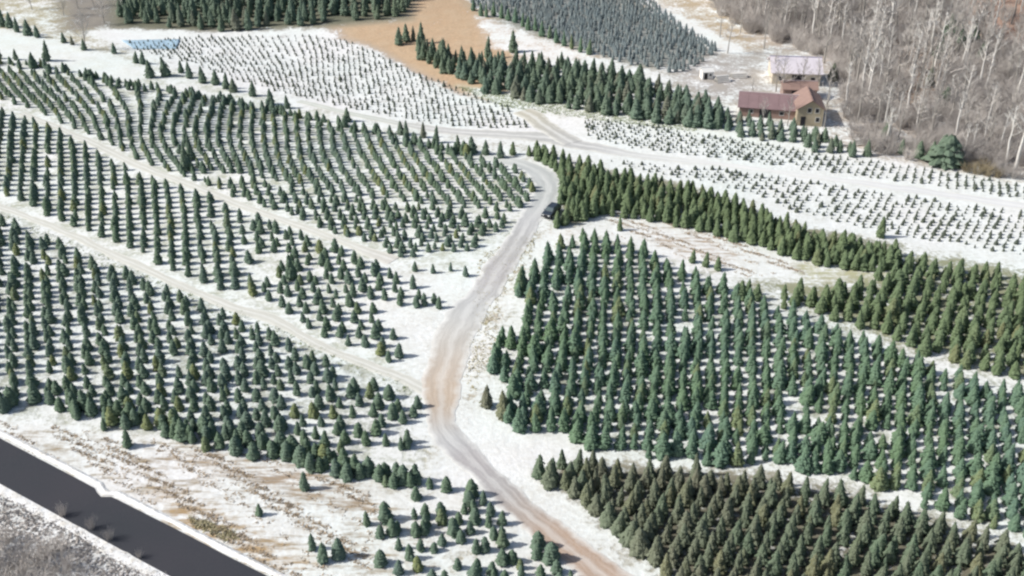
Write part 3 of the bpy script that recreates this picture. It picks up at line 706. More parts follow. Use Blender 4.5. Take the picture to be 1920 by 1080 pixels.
# the close double row of taller firs along the near edge of the field
edge = catmull([at(*q) for q in [(-120, 756), (0, 768), (70, 770), (150, 778), (210, 792), (262, 815), (330, 822), (420, 842), (500, 856), (570, 872), (630, 890), (700, 908), (770, 922)]], 1.05)
edge = np.vstack([edge + rng.normal(0, .45, edge.shape), edge + np.array([0.2, 2.0]) + rng.normal(0, .45, edge.shape)]); edge = edge[rng.random(len(edge)) > .28]
nE = len(edge); p3 = np.vstack([p3, edge]); h3 = np.concatenate([h3, heights(nE, 2.3, 3.1)])
b4 = [(525, 852), (600, 850), (690, 872), (760, 900), (840, 912), (900, 935), (960, 968), (1010, 1005), (1060, 1050), (1100, 1120), (1100, 1300), (800, 1300), (700, 1100), (700, 1040), (690, 990), (720, 960), (780, 960), (760, 930), (640, 895)]
p4 = lattice(b4, (1.75, 1.9), [(900, 950, 905, 1050)], 0.6, 0.24, 0.1)
h4 = heights(len(p4), 1.5, 2.5)
py_ = np.vstack([p4, p3, p2, p1]); hy = np.concatenate([h4, h3, h2, h1]); fld = np.repeat([4, 3, 2, 1], [len(p4), len(p3), len(p2), len(p1)])
a_, r_ = split_nearest(py_, np.full(len(hy), 1.0), 285)
for i in a_:
    if fld[i] == 4 and np.min(np.hypot(pr[:, 0] - py_[i, 0], pr[:, 1] - py_[i, 1])) < 6.5: lab, g = "small bushy fir close beside the left edge of the road's lower end", "young firs along the left edge of the lower road"
    elif fld[i] == 4: lab, g = "bushy young fir scattered on the snow left of the road's lower end", "young firs scattered left of the lower road"
    else: lab, g = "young fir in the near rows of the lower left field", "young firs in the near rows of the lower left field"
    place_small("young_fir_tree", 'young', py_[i, 0], py_[i, 1], hy[i], lab, "young fir", g, 1.32)
src = [bpy.data.objects[n] for n in ("young_fir_tree", "young_fir_tree.001", "young_fir_tree.002")]
for s, m in zip(src, SMALL['young']): s.data = m
stuff_instances("young_fir_plantation", py_[r_], hy[r_], src, "rows of young firs covering the left-hand fields beyond the near rows", rng.uniform(1.2, 1.5, len(r_)))
for (px, py, h, w, lab) in [(240, 838, 3.0, 1.25, "plump fir alone on the snow above the asphalt"), (571, 918, 2.9, 1.0, "lone fir at the top of the streaked snow plot"), (487, 966, 1.9, 1.2, "smallest lone fir in the middle of the streaked snow plot"),
                            (586, 1030, 2.6, 1.0, "left one of three firs clumped at the bottom of the snow plot"), (606, 1052, 3.0, 1.05, "middle and frontmost of three firs clumped at the bottom"), (635, 1046, 3.1, 1.0, "right one of three firs clumped at the bottom of the snow plot"),
                            (688, 984, 2.2, 1.0, "single fir at the right rim of the streaked snow plot"), (196, 806, 2.0, 1.1, "small fir straying below the lower left rows, farther left"), (146, 786, 2.0, 1.1, "small fir straying left of the other stray"),
                            (764, 840, 2.6, 0.9, "slim fir right of its twin beside the bright snow near the bend"), (752, 843, 2.2, 0.9, "slim fir left of its twin beside the bright snow near the bend"),
                            (823, 578, 2.3, 1.0, "lone fir with a long shadow nearest the road above the bend"), (778, 508, 1.9, 1.0, "small lone fir on open snow at the end of the upper lane"), (812, 512, 1.9, 1.0, "second small lone fir on the open snow past the upper lane"), (845, 508, 1.8, 1.0, "third small lone fir on the open snow past the upper lane"), (873, 518, 2.2, 1.0, "last lone fir before the road on the open snow"),
                            (795, 572, 2.4, 1.0, "dark fir left of the long-shadowed lone fir"), (775, 540, 2.6, 1.0, "dark fir at the right end of a short row on open snow"),
                            (545, 524, 5.0, 0.8, "tall yellow-green fir beside a bare snow patch in the left field")]:
    x, y = at(px, py); place_small("young_fir_tree", 'young', x, y, h, lab, "young fir", w=w)
for s in (bpy.data.objects[n] for n in ("young_fir_tree",)): pass

# --- seedlings
b9 = [(345, 70), (560, 66), (650, 76), (720, 108), (800, 145), (900, 182), (1000, 218), (1030, 240), (900, 240), (800, 232), (700, 212), (600, 192), (540, 178), (430, 145), (350, 118), (260, 96), (240, 82)]
p9 = lattice(b9, (1.3, 1.6), [(620, 95, 617, 150), (370, 80, 420, 130), (860, 190, 868, 225), (480, 100, 505, 140)], 0.22, 0.10)
h9 = heights(len(p9), 0.6, 1.0)
b10a = [(1090, 222), (1250, 240), (1400, 265), (1560, 292), (1700, 312), (1930, 350), (2200, 390), (2200, 410), (1930, 376), (1700, 342), (1500, 318), (1350, 298), (1200, 282), (1100, 256)]
b10b = [(1130, 296), (1250, 312), (1350, 318), (1500, 340), (1680, 366), (1930, 400), (2200, 440), (2200, 540), (1930, 486), (1800, 462), (1640, 432), (1500, 400), (1400, 362), (1300, 338), (1180, 318)]
CT = [(1364, 256, 1335, 280), (1560, 290, 1538, 325), (1850, 335, 1855, 370), (1880, 420, 1855, 460), (1600, 390, 1572, 430), (1200, 235, 1180, 250)]
p10 = np.vstack([lattice(b10a, (1.6, 1.15), CT, 0.16, 0.06), lattice(b10b, (1.7, 1.2), CT, 0.18, 0.09)])
h10 = heights(len(p10), 0.6, 0.98)
ps = np.vstack([p10, p9]); hs_ = np.concatenate([h10, h9])
a_, r_ = split_nearest(ps, hs_, 290)
for i in a_:
    place_small("fir_seedling", 'seed', ps[i, 0], ps[i, 1], hs_[i], "knee-high fir seedling on white snow in the near right rows of the seedling field", "fir seedling", "fir seedlings in the near right rows", 1.75)
src = [bpy.data.objects[n] for n in ("fir_seedling", "fir_seedling.001", "fir_seedling.002")]
for s, m in zip(src, SMALL['seed']): s.data = m
stuff_instances("seedling_rows", ps[r_], hs_[r_], src, "rows of tiny fir seedlings dotting the snow of the upper fields", rng.uniform(1.2, 1.6, len(r_)))

# --- grey-blue conifers on the slope at the top
b12 = [(882, 15), (885, -90), (1180, -90), (1220, 0), (1340, 95), (1330, 118), (1270, 140), (1200, 128), (1120, 105), (1040, 75), (960, 38)]
p12 = lattice(b12, (1.9, 2.0), [(1000, 0, 1050, 50), (1200, 60, 1240, 100)], 0.3, 0.08)
h12 = heights(len(p12), 1.7, 2.4)
a_, r_ = split_nearest(p12, h12, 260)
for i in a_:
    place_small("grey_conifer", 'greys', p12[i, 0], p12[i, 1], h12[i], "grey-blue conifer in the near rows of the slope at the top", "grey conifer", "grey-blue conifers in the near rows of the top slope")
src = [bpy.data.objects[n] for n in ("grey_conifer", "grey_conifer.001", "grey_conifer.002")]
for s, m in zip(src, SMALL['greys']): s.data = m
stuff_instances("conifer_slope", p12[r_], h12[r_], src, "grey-blue conifers covering the far slope at the top, one mass", rng.uniform(.9, 1.15, len(r_)))
for k, (px, py) in enumerate([(888, 20), (902, 30), (912, 32), (925, 30), (940, 34), (953, 38), (966, 42), (980, 50), (990, 56), (1004, 58), (1016, 68), (1030, 72), (1044, 80), (1058, 86), (1072, 92), (1088, 98), (1104, 102)]):
    x, y = at(px, py); place_big("dark_spruce", 'spruce', x, y, random.uniform(3.6, 4.6), "dark blue-green spruce in the curved row along the lower edge of the top slope", "dark spruce", "dark spruces edging the top slope", 0.9)

# ------------------------------------------------------------ bare trees
def bare_tree(seed, hgt, spread, pale=False, low=0.35, nl=15, twig=3, thick=1.25):
    rs = random.Random(seed); tr = MB(); br = MB()
    def jit(v, a): return v + Vector((rs.gauss(0, a), rs.gauss(0, a), rs.gauss(0, a * .5)))
    pts = [Vector((0, 0, -0.3))]; n = 7
    lx, ly = rs.gauss(0, .03), rs.gauss(0, .03)
    for i in range(1, n + 1): pts.append(jit(Vector((lx * hgt * i / n, ly * hgt * i / n, hgt * 0.93 * i / n)), hgt * 0.006))
    rr = [0.22 * thick * hgt / 14 * (1 - 0.85 * i / n) + 0.02 for i in range(n + 1)]
    tr.tube(pts, rr, 6)
    def pt(t):
        f = t * n; i = min(int(f), n - 1); return pts[i].lerp(pts[i + 1], f - i)
    def grow(p, d, L, r, lv):
        q = [p]; k = 3
        for j in range(k):
            d = (d + Vector((rs.gauss(0, .16), rs.gauss(0, .16), 0.12 + rs.gauss(0, .08)))).normalized()
            q.append(q[-1] + d * L / k)
        br.tube(q, [r * (1 - 0.75 * j / k) for j in range(k + 1)], 3, cap=False)
        if lv == 0: return
        for j in range(4 if lv == 2 else twig):
            t = rs.uniform(0.3, 1.0) * k; a = min(int(t), k - 1); b0 = q[a].lerp(q[a + 1], t - a)
            nd = (d * 0.8 + Vector((rs.uniform(-1, 1), rs.uniform(-1, 1), rs.uniform(-.2, .7)))).normalized()
            grow(b0, nd, L * rs.uniform(.4, .62), max(r * 0.5, 0.022), lv - 1)
    for i in range(nl):
        t = low + (1 - low) * (i + rs.random()) / nl; an = i * 2.4 + rs.uniform(-.4, .4)
        el = rs.uniform(.35, .95); d = Vector((math.cos(an) * math.cos(el), math.sin(an) * math.cos(el), math.sin(el)))
        L = spread * hgt * (1.15 - 0.75 * (t - low) / (1 - low)) * rs.uniform(.7, 1.1)
        grow(pt(t), d, L, 0.10 * thick * hgt / 14 * (1.15 - t * 0.6), 2)
    tm, bm_ = (M['palebark'], M['palebark']) if pale else (M['greybark'], M['twig'])
    return tr.mesh("bare_trunk", (tm,), True), br.mesh("bare_branches", (bm_,))
BT = [bare_tree(s, 14, sp, False, lo, nl, 3) for s, sp, lo, nl in ((1, .26, .35, 15), (2, .22, .4, 14), (3, .30, .3, 17), (4, .24, .45, 14), (5, .28, .35, 16))]
PALE = [bare_tree(s, 14, .2, True, .5, 9, 2, 1.35) for s in (11, 12, 13)]
def place_bare(px, py, h, label, group=None, kinds=BT, xy=None, name="bare_tree"):
    x, y = xy if xy is not None else at(px, py); z = float(H(x, y)); tm, bm_ = random.choice(kinds)
    root = empty(name, (x, y, z), random.uniform(0, 6.28)); s = h / 14
    t = link("trunk", tm, root); b = link("branches", bm_, root); t.scale = b.scale = (s * random.uniform(.9, 1.15), s * random.uniform(.9, 1.15), s)
    tag(root, label, "bare tree", group)
WOOD = [(1540, 90), (1440, 70), (1400, 20), (1400, -120), (2150, -120), (2150, 300), (1960, 322), (1900, 305), (1840, 300), (1790, 268), (1700, 282), (1640, 272), (1590, 240), (1570, 160)]
pw = lattice(WOOD, (4.7, 5.0), [(1700, 50, 1690, 150)], 0.9, 0.12)
Wp = np.stack(proj(pw[:, 0], pw[:, 1]), 1)
for (x, y), (px, py) in zip(pw, Wp):
    if not (-60 < px < 1990 and py > -45): continue
    hh = random.uniform(9.0, 15.0) * (1.0 if py < 200 else 0.8)
    if px < 1720: lab, g = "bare grey tree in the wood behind and beside the farm buildings", "bare trees in the wood by the buildings"
    else: lab, g = "bare grey tree in the wood at the upper right corner", "bare trees in the upper right wood"
    place_bare(0, 0, hh, lab, g, xy=(x, y), kinds=BT if random.random() < .62 else PALE)
for px, py, h in [(1350, 70, 8), (1364, 100, 9), (1388, 62, 8), (1412, 50, 9), (1432, 92, 10), (1440, 60, 10), (1470, 55, 11), (1500, 66, 11), (1530, 80, 12), (1545, 118, 12), (1455, 172, 7.5), (1448, 150, 8), (1476, 236, 7), (1430, 232, 6), (1500, 176, 9), (1466, 180, 9), (1545, 238, 8), (1410, 200, 7), (1532, 172, 8.5), (1550, 200, 9), (1480, 20, 11), (1520, 10, 12), (1420, 5, 10), (1375, 10, 9), (1345, 25, 7), (1560, 40, 12), (1590, 90, 12), (1600, 150, 11)]:
    place_bare(px, py, h, "slender bare tree among the farm buildings and the tan clearing above them", "bare trees round the farm buildings")
for px, py, h, lab in [(1884, 312, 13.5, "white-barked bare tree, left one of the pale pair at the right edge"), (1903, 318, 15, "tallest white-barked bare tree at the right edge"), (1804, 296, 8, "short thick pale-barked tree right of the broad old evergreen"), (1822, 290, 7, "thin pale tree just right of the short thick one")]:
    place_bare(px, py, h, lab, kinds=PALE)
WIDE = [bare_tree(21, 14, .36, False, .18, 22, 4, 0.9)]
place_bare(161, 92, 11.0, "wide-crowned bare tree standing by the lane at the top left", kinds=WIDE)
place_bare(196, 46, 9.0, "round bare tree at the left end of the evergreen wood", kinds=WIDE)
place_bare(222, 30, 9.0, "bare tree overlapping the evergreen wood's left end", kinds=WIDE)
for px, py in [(120, 30), (146, 16), (176, 12), (60, 18)]: place_bare(px, py, 8, "distant bare tree behind the wide-crowned one at the top left", "distant bare trees at the top left", kinds=WIDE)

# shrubs and thickets in the lower left corner
def shrub_mesh(seed, h, w, n, mat):
    rs = random.Random(seed); mb = MB()
    for i in range(n):
        a = rs.uniform(0, 6.28); r = rs.random() ** .5 * w * .25; p = Vector((math.cos(a) * r, math.sin(a) * r, -.05))
        d = Vector((math.cos(a) * .55 * rs.random(), math.sin(a) * .55 * rs.random(), 1)).normalized(); L = h * rs.uniform(.6, 1.05)
        q = [p]
        for j in range(3):
            d = (d + Vector((rs.gauss(0, .15), rs.gauss(0, .15), 0))).normalized(); q.append(q[-1] + d * L / 3)
        mb.tube(q, [.022, .017, .012, .005], 3, cap=False)
        for j in range(5):
            t = rs.uniform(.8, 2.9); k = int(t); b = q[k].lerp(q[min(k + 1, 3)], t - k); e = b + (d + Vector((rs.uniform(-1, 1), rs.uniform(-1, 1), rs.uniform(0, .6)))).normalized() * L * .33
            mb.tube([b, e], [.011, .004], 3, cap=False)
    return mb.mesh("shrub", (mat,))
M['drystem'] = plain("dry_stems", (0.33, 0.28, 0.19), 0.9, .3, 1.0)
M['greystem'] = plain("grey_stems", (0.48, 0.445, 0.415), 0.9, .3, 1.0)
SH = [shrub_mesh(i, 2.6, 2.6, 60, M['greystem']) for i in range(3)]
DR = [shrub_mesh(9 + i, 1.2, 1.4, 50, M['drystem']) for i in range(2)]
for px, py, h in [(-20, 1050, 3.3), (30, 1070, 3.6), (72, 1052, 3.2), (112, 1078, 3.4), (-10, 1105, 3.6), (60, 1112, 3.8), (150, 1108, 3.2), (104, 1036, 2.2), (12, 1020, 2.4)]:
    x, y = at(px, py); o = link("bare_shrub", random.choice(SH), None, (x, y, float(H(x, y))), random.uniform(0, 6.28)); s = h / 2.6; o.scale = (s * 1.2, s * 1.2, s)
    tag(o, "leafless grey shrub in the thicket filling the lower left corner", "shrub", "bare shrubs in the lower left corner")
for px, py, h, lab in [(172, 992, 1.7, "wispy bare shrub at the near edge of the asphalt, left of two"), (206, 1012, 1.8, "wispy bare shrub at the near edge of the asphalt, right of two"), (118, 968, 1.8, "thin single sapling rising over the near edge of the asphalt"), (262, 1046, 1.2, "low bare shrub farther down the near edge of the asphalt")]:
    x, y = at(px, py); o = link("bare_shrub", random.choice(SH), None, (x, y, float(H(x, y))), random.uniform(0, 6.28)); s = h / 2.6; o.scale = (s * .7, s * .7, s)
    tag(o, lab, "shrub")
# undergrowth of the wood, past counting
pth = lattice([(1560, 120), (1400, 60), (1330, 10), (1330, -120), (2200, -120), (2200, 356), (1940, 342), (1720, 304), (1600, 275)], (2.6, 2.7), [(1700, 50, 1690, 150)], 1.0, 0.2)
src = [bpy.data.objects[n] for n in ("bare_shrub", "bare_shrub.001", "bare_shrub.002")]
q_ = np.stack(proj(pth[:, 0], pth[:, 1]), 1)
thin = ((q_[:, 0] > 1670) & (q_[:, 0] < 1765) & (q_[:, 1] > 70) & (q_[:, 1] < 215)) | ((q_[:, 0] > 1790) & (q_[:, 1] < 90))
pth = pth[~(thin & (rng.random(len(pth)) < .7))]
hth = rng.uniform(.8, 1.9, len(pth))
stuff_instances("undergrowth", pth, hth, src, "grey leafless brush filling the floor of the bare wood", rng.uniform(.9, 1.4, len(pth)))
for px, py, h in [(1812, 322, 2.2), (1832, 326, 2.4), (1850, 328, 2.6), (1870, 332, 2.0), (1842, 318, 2.4)]:
    x, y = at(px, py); o = link("dry_shrub", random.choice(DR), None, (x, y, float(H(x, y))), random.uniform(0, 6.28)); s = h / 1.2; o.scale = (s, s, s)
    tag(o, "brown dry shrub at the wood edge beneath the white-barked trees", "shrub", "dry shrubs under the white-barked trees")

# ------------------------------------------------------------ dry grass and stubble (nobody could count it)
def tufts(name, pix, n, hgt, mat, label, line=None, size=1.0):
    W = wpoly(pix); lo, hi = W.min(0), W.max(0); P = rng.uniform(lo, hi, (n * 4, 2)); P = P[inside(W, P[:, 0], P[:, 1])][:n]
    if line:      # tufts stand along old rows
        dr = np.array(at(*line[1])) - np.array(at(*line[0])); dr /= np.linalg.norm(dr); nr = np.array([-dr[1], dr[0]])
        s = P @ nr; s2 = np.round(s / line[2]) * line[2] + rng.normal(0, line[2] * .13, len(s)); P = P + nr[None, :] * (s2 - s)[:, None]
        g = np.sin(P @ dr / 2.1 + s2 * 1.7) + np.sin(P @ dr / 5.3 + s2 * 0.9) + rng.normal(0, .5, len(P)); P = P[g > 0.35]
    v = []; f = []; z = H(P[:, 0], P[:, 1])
    for i in range(len(P)):
        for k in range(4):
            a = rng.uniform(0, 6.28); c, s = math.cos(a), math.sin(a); w = .16 * size; h = hgt * rng.uniform(.5, 1.1); lx, ly = rng.normal(0, .18 * size, 2); ox, oy = rng.normal(0, .16 * size, 2); b = len(v)
            v += [(P[i, 0] + ox - c * w, P[i, 1] + oy - s * w, z[i] - .02), (P[i, 0] + ox + c * w, P[i, 1] + oy + s * w, z[i] - .02), (P[i, 0] + ox + lx, P[i, 1] + oy + ly, z[i] + h)]; f.append((b, b + 1, b + 2))
    if v: tag(link(name, mesh(name, v, f, (mat,))), label, kind="stuff")
M['stub'] = plain("stubble_brown", (0.40, 0.32, 0.23), 0.95, .35, 1.0)
M['grassdry'] = plain("dry_grass", (0.42, 0.38, 0.24), 0.95, .3, 1.0)
M['grassgreen'] = plain("winter_grass", (0.27, 0.31, 0.17), 0.95, .3, 1.0)
tufts("stubble", [(-60, 775), (200, 820), (520, 862), (690, 920), (720, 1000), (680, 1090), (520, 1085), (300, 950), (60, 840), (-60, 780)], 4200, .13, M['stub'], "brown stubble in broken lines across the snow plot above the asphalt", ((340, 860), (620, 960), 1.15))
tufts("stubble", [(1150, 400), (1300, 415), (1450, 465), (1560, 510), (1400, 515), (1250, 475), (1130, 430)], 2200, .14, M['stub'], "brown stubble lines across the bare plot below the pine strip", ((1180, 425), (1400, 490), 1.6), .9)
tufts("dry_grass", [(350, 968), (430, 990), (450, 1010), (420, 1015), (370, 990)], 160, .2, M['grassdry'], "tan dry grass by the snow bank above the asphalt")
tufts("dry_grass", [(850, 160), (970, 180), (1320, 240), (1300, 246), (1120, 226), (940, 200)], 2200, .14, M['grassgreen'], "short pale grass on the lane below the upper evergreen block")
tufts("dry_grass", [(0, 395), (400, 565), (800, 735), (800, 755), (380, 585), (0, 412)], 1500, .12, M['grassgreen'], "thin grass showing along the lower field lane")
tufts("leaf_litter", [(1570, 60), (2000, 60), (2000, 320), (1700, 300), (1560, 240)], 3500, .2, M['greystem'], "brown brush and leaf litter under the bare wood", None, 2.0)
tufts("dry_grass", [(-60, 900), (60, 950), (330, 1090), (0, 1090), (-60, 1000)], 1500, .22, M['greystem'], "grey dead grass on the verge below the asphalt")
tufts("dry_grass", [(900, 480), (1010, 430), (990, 500), (940, 560), (930, 640), (890, 740), (870, 700)], 600, .14, M['grassdry'], "sparse tan grass on the snow between road and spruces")

# ------------------------------------------------------------ farm buildings
M['maroon'] = plain("maroon_metal_roof", (0.24, 0.165, 0.17), 0.55, .18, .6)
M['redwood'] = plain("red_brown_siding", (0.30, 0.205, 0.175), 0.8, .2, 1.5)
M['tan'] = plain("tan_siding", (0.42, 0.36, 0.26), 0.8, .15, 1.5)
M['palemetal'] = plain("pale_metal_roof", (0.62, 0.58, 0.62), 0.5, .12, .5)
M['pinkroof'] = plain("frosted_red_roof", (0.50, 0.41, 0.41), 0.7, .2, .8)
M['cream'] = plain("cream_siding", (0.58, 0.52, 0.42), 0.8, .15, 1.5)
M['dark'] = plain("dark_opening", (0.03, 0.03, 0.035), 0.4, .2, 1.0)
M['white'] = plain("white_paint", (0.78, 0.77, 0.74), 0.5, .05, 1.0)
M['violet'] = plain("violet_trim", (0.23, 0.21, 0.34), 0.6, .15, 1.0)
def gable(name, px, py, rz, w, d, hw, hr, wall, roofs, label, cat, wins=(), doors=(), over=0.35, sheets=0):
    x, y = at(px, py); root = empty(name, (x, y, float(H(x, y)) - 0.1), rz)
    mb = MB(); a, b = w / 2, d / 2
    # ridge runs along local x
    mb.add([(-a, -b, 0), (a, -b, 0), (a, b, 0), (-a, b, 0), (-a, -b, hw), (a, -b, hw), (a, b, hw), (-a, b, hw), (-a, 0, hw + hr), (a, 0, hw + hr)],
           [(0, 1, 5, 4), (2, 3, 7, 6), (1, 2, 6, 9, 5), (3, 0, 4, 8, 7)])
    link("wall", mb.mesh("wall", (wall,)), root)
    th = .12
    for s, rm in ((-1, roofs[0]), (1, roofs[1])):
        rb = MB(); e = b + over; ze = hw - hr * over / b; n = max(1, sheets)
        rf = None
        for k in range(n):
            xa = -a - over + (w + 2 * over) * k / n + (.03 if k else 0); xb = -a - over + (w + 2 * over) * (k + 1) / n; r1 = MB()
            v = [(xa, s * e, ze + .02), (xb, s * e, ze + .02), (xb, 0, hw + hr + .02), (xa, 0, hw + hr + .02)]
            v += [(p[0], p[1], p[2] + th) for p in v]
            r1.add(v, [(0, 1, 2, 3), (7, 6, 5, 4), (0, 4, 5, 1), (1, 5, 6, 2), (2, 6, 7, 3), (3, 7, 4, 0)])
            o = link("roof" if rf is None else "roof_panel", r1.mesh("roof", (rm,)), root if rf is None else rf)
            rf = rf or o
    rg = MB(); rg.box(-a - over, a + over, -.14, .14, hw + hr + .1, hw + hr + .2); link("ridge_cap", rg.mesh("ridge_cap", (M['violet'] if roofs[0] is M['palemetal'] else roofs[1],)), root)
    for (face, u, z, ww, hh) in wins:
        g = MB(); fr = MB(); q = .06
        def face_box(m, u0, u1, z0, z1, o0, o1):
            if face == 'f': m.box(u0, u1, -b - o1, -b - o0, z0, z1)
            elif face == 'l': m.box(-a - o1, -a - o0, u0, u1, z0, z1)
            else: m.box(a + o0, a + o1, u0, u1, z0, z1)
        face_box(g, u - ww / 2, u + ww / 2, z, z + hh, .005, .03)
        for (u0, u1, z0, z1) in ((u - ww / 2 - q, u + ww / 2 + q, z - q, z), (u - ww / 2 - q, u + ww / 2 + q, z + hh, z + hh + q), (u - ww / 2 - q, u - ww / 2, z, z + hh), (u + ww / 2, u + ww / 2 + q, z, z + hh)): face_box(fr, u0, u1, z0, z1, .004, .07)
        fo = link("window", fr.mesh("window", (M['white'],)), root); link("pane", g.mesh("pane", (M['dark'],)), fo)
    for (face, u, ww, hh, mt) in doors:
        m = MB()
        if face == 'f': m.box(u - ww / 2, u + ww / 2, -b - .05, -b - .005, .02, hh)
        elif face == 'l': m.box(-a - .05, -a - .005, u - ww / 2, u + ww / 2, .02, hh)
        dd = link("door", m.mesh("door", (mt,)), root)
        hn = MB()
        if face == 'f': hn.box(u + ww / 2 - .18, u + ww / 2 - .1, -b - .1, -b - .051, hh * .42, hh * .5)
        else: hn.box(-a - .1, -a - .051, u + ww / 2 - .18, u + ww / 2 - .1, hh * .42, hh * .5)
        link("handle", hn.mesh("handle", (M['dark'],)), dd)
    tag(root, label, cat); return root
gable("shed", 1487, 148, R(-6), 11.0, 9.0, 3.2, 2.2, M['cream'], (M['palemetal'], M['palemetal']), "large shed with a pale lilac metal roof behind the red building", "shed", [('f', -3.5, 1.2, 1.0, .9), ('f', 3.8, 1.2, 1.0, .9)], [('f', 0.4, 2.8, 2.6, M['dark'])], .5, 6)
gable("farmhouse", 1512, 222, R(84), 8.5, 5.4, 3.9, 1.8, M['tan'], (M['redwood'], M['redwood']), "tall tan farmhouse with a red-brown roof and small windows facing the evergreens", "house", [('l', -1.3, 3.0, .8, 1.0), ('l', 0.3, 3.0, .8, 1.0), ('l', -1.6, 1.0, .8, 1.0), ('f', -2.0, 2.6, .8, 1.0), ('f', 1.4, 2.6, .8, 1.0)], [('l', 1.4, 1.0, 2.1, M['dark'])], .4, 5)
gable("barn", 1438, 210, R(-12), 12.0, 7.0, 2.3, 2.0, M['redwood'], (M['maroon'], M['pinkroof']), "long low barn with a maroon roof beside the tan farmhouse", "barn", [('f', -3.5, .9, .9, .8), ('f', 3.0, .9, .9, .8)], [('f', -0.5, 2.4, 2.1, M['dark'])], .4, 6)
gable("lean_to", 1496, 180, R(-4), 7.5, 4.0, 2.4, 1.2, M['redwood'], (M['redwood'], M['pinkroof']), "low red-brown outbuilding between the lilac-roofed shed and the farmhouse", "outbuilding", [('f', 2, .9, .8, .8)], [('f', -1.2, 1.4, 2.0, M['dark'])], .3, 4)
gable("white_hut", 1324, 146, R(10), 2.6, 2.2, 1.9, .7, M['white'], (M['white'], M['white']), "tiny white hut above the evergreen block, left of the farm buildings", "hut", [('f', .6, .9, .5, .5)], [('f', -.5, .8, 1.6, M['dark'])], .2, 0)
def log_pile(px, py, label, n=14, L=3.2, mat='palebark'):
    x, y = at(px, py); root = empty("log_pile", (x, y, float(H(x, y))), random.uniform(-.4, .4)); k = 0; row = 5; z = .16
    while k < n and row > 0:
        for j in range(row):
            mb = MB(); yy = (j - row / 2) * .46 + random.uniform(-.05, .05); mb.tube([(-L / 2 + random.uniform(-.2, .2), yy, z), (L / 2 + random.uniform(-.2, .2), yy + random.uniform(-.05, .05), z)], [.22, .19], 7); link("log", mb.mesh("log", (M[mat],)), root); k += 1
        row -= 1; z += .38
    tag(root, label, "log pile")
log_pile(1352, 152, "pale heap of logs on the ground left of the barn")
log_pile(1384, 144, "pale heap of logs nearer the lilac-roofed shed", 12, 3.6)
log_pile(1612, 268, "pale logs heaped at the wood edge below the bare trees", 12, 3.0)
log_pile(1705, 272, "pale logs heaped at the wood edge left of the broad old evergreen", 12, 3.0)

# blue ground sheet on the nursery bed, upper left
M['blue'] = plain("blue_sheet", (0.38, 0.52, 0.62), 0.6, .3, .5)
def sheet():
    A = [np.array(at(*p)) for p in ((228, 76), (338, 74), (332, 92), (250, 92))]
    v = []; f = []; nx, ny = 26, 8
    for j in range(ny + 1):
        for i in range(nx + 1):
            s, t = i / nx, j / ny; p = (A[0] * (1 - s) + A[1] * s) * (1 - t) + (A[3] * (1 - s) + A[2] * s) * t + rng.normal(0, .12, 2)
            v.append((p[0], p[1], float(H(*p)) + .12 + abs(rng.normal(0, .09)) * (0 < i < nx and 0 < j < ny)))
    for j in range(ny):
        for i in range(nx):
            b = j * (nx + 1) + i; f.append((b, b + 1, b + nx + 2, b + nx + 1))
    me = mesh("tarpaulin", v, f, (M['blue'],), smooth_=True)
    if me.polygons[0].normal.z < 0: me.flip_normals()
    o = link("tarpaulin", me); md = o.modifiers.new("thickness", 'SOLIDIFY'); md.thickness = .03
    tag(o, "crumpled pale blue tarpaulin spread on the snow at the head of the seedling field", "tarpaulin")
sheet()

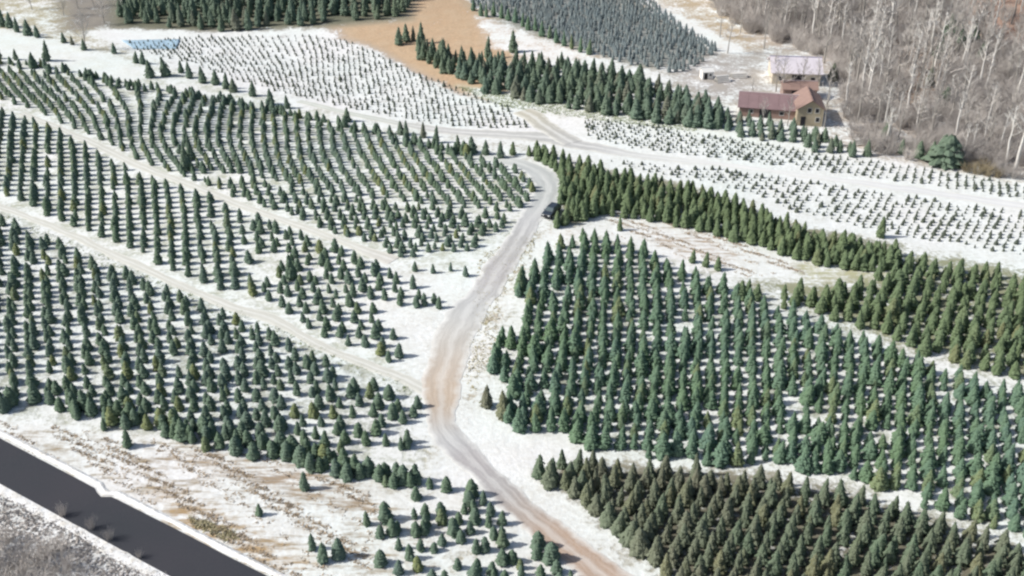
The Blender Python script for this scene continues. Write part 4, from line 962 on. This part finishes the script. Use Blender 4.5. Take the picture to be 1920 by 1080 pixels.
# ------------------------------------------------------------ the dark car parked at the road bend
def car(px, py, rz):
    x, y = at(px, py); root = empty("parked_car", (x, y, float(H(x, y)) + .05), rz)
    paint, t, b = nt("dark_paint", .3, .5); b.inputs["Base Color"].default_value = (.035, .045, .06, 1); b.inputs["Coat Weight"].default_value = .5
    glass, t, b = nt("car_glass", .08, .6); b.inputs["Base Color"].default_value = (.10, .13, .14, 1)
    tyre = plain("tyre_rubber", (.02, .02, .02), .9); rim = plain("wheel_metal", (.45, .45, .46), .4); lamp = plain("lamp_lens", (.7, .7, .68), .2); red = plain("red_lens", (.35, .03, .02), .3)
    L, Wd = 4.7, 1.86     # front looks along -y
    prof = [(-2.35, .42), (-2.33, .78), (-2.2, .92), (-1.25, 1.06), (2.1, 1.08), (2.32, .95), (2.35, .42)]
    def loft(pr, hw_b, hw_t, z0, z1, inset=0):
        v = [];
        for s in (-1, 1):
            for (yy, zz) in pr:
                k = (zz - z0) / (z1 - z0); v.append((s * (hw_b + (hw_t - hw_b) * k), yy, zz))
        n = len(pr); f = [tuple(range(n)), tuple(range(2 * n - 1, n - 1, -1))] + [(i, i + n, (i + 1) % n + n, (i + 1) % n) for i in range(n)]
        return v, f
    def part(name, v, f, m, par=root, bev=.05):
        me = mesh(name, v, f, (m,)); o = link(name, me, par)
        if bev: q = o.modifiers.new("bevel", 'BEVEL'); q.width = bev; q.segments = 2
        return o
    body = part("body", *loft(prof, .93, .90, .42, 1.08), paint, bev=.07)
    part("cabin", *loft([(-1.22, 1.07), (-.45, 1.60), (1.55, 1.64), (2.05, 1.07)], .86, .68, 1.07, 1.64), paint, bev=.05)
    def quad(name, pts, m, par=root):
        p = [Vector(q) for q in pts]; nn = (p[1] - p[0]).cross(p[2] - p[0]).normalized() * .012
        v = [q - nn for q in p] + [q + nn for q in p]; return part(name, v, [(0, 3, 2, 1), (4, 5, 6, 7), (0, 1, 5, 4), (1, 2, 6, 5), (2, 3, 7, 6), (3, 0, 4, 7)], m, par, 0)
    quad("windscreen", [(-.76, -1.16, 1.13), (.76, -1.16, 1.13), (.64, -.51, 1.57), (-.64, -.51, 1.57)], glass)
    quad("rear_window", [(.72, 2.03, 1.14), (-.72, 2.03, 1.14), (-.62, 1.63, 1.56), (.62, 1.63, 1.56)], glass)
    for s in (-1, 1):
        quad("window", [(s * .862, -.95, 1.14), (s * .862, .35, 1.14), (s * .72, .30, 1.55), (s * .72, -.42, 1.55)], glass)
        quad("window", [(s * .862, .45, 1.14), (s * .862, 1.75, 1.14), (s * .72, 1.45, 1.55), (s * .72, .40, 1.55)], glass)
        m = MB(); m.box(s * .55 - .18, s * .55 + .18, -2.37, -2.28, .68, .83); link("headlight", m.mesh("headlight", (lamp,)), root)
        m = MB(); m.box(s * .72 - .12, s * .72 + .12, 2.30, 2.38, .75, .93); link("tail_light", m.mesh("tail_light", (red,)), root)
        m = MB(); m.box(s * .98 - .08, s * .98 + .08, -1.0, -.86, 1.08, 1.22); link("mirror", m.mesh("mirror", (paint,)), root)
        for yy in (-1.45, 1.42):
            m = MB(); m.tube([(s * .76, yy, .36), (s * .99, yy, .36)], [.36, .36], 18); w = link("wheel", m.mesh("wheel", (tyre,)), root)
            m = MB(); m.tube([(s * .985, yy, .36), (s * 1.005, yy, .36)], [.21, .21], 12); link("rim", m.mesh("rim", (rim,)), w)
    m = MB(); m.box(-.34, .34, -2.385, -2.33, .62, .86); link("grille", m.mesh("grille", (M['dark'],)), root)
    m = MB(); m.box(-.9, .9, -2.42, -2.30, .40, .56); link("bumper", m.mesh("bumper", (M['dark'],)), root)
    m = MB()
    for s in (-.62, .62): m.tube([(s, -.3, 1.68), (s, 1.4, 1.70)], [.025, .025], 6)
    link("roof_rack", m.mesh("roof_rack", (M['dark'],)), root)
    tag(root, "dark car parked at the edge of the road bend beside the pines", "car")
car(1034, 402, R(-28))
print("COUNTS", COUNT, "young", len(py_), "seed", len(ps), "p5", len(p5), "p7", len(p7), "p8", len(p8), "pe", len(pe), "p12", len(p12), "wood", len(pw))
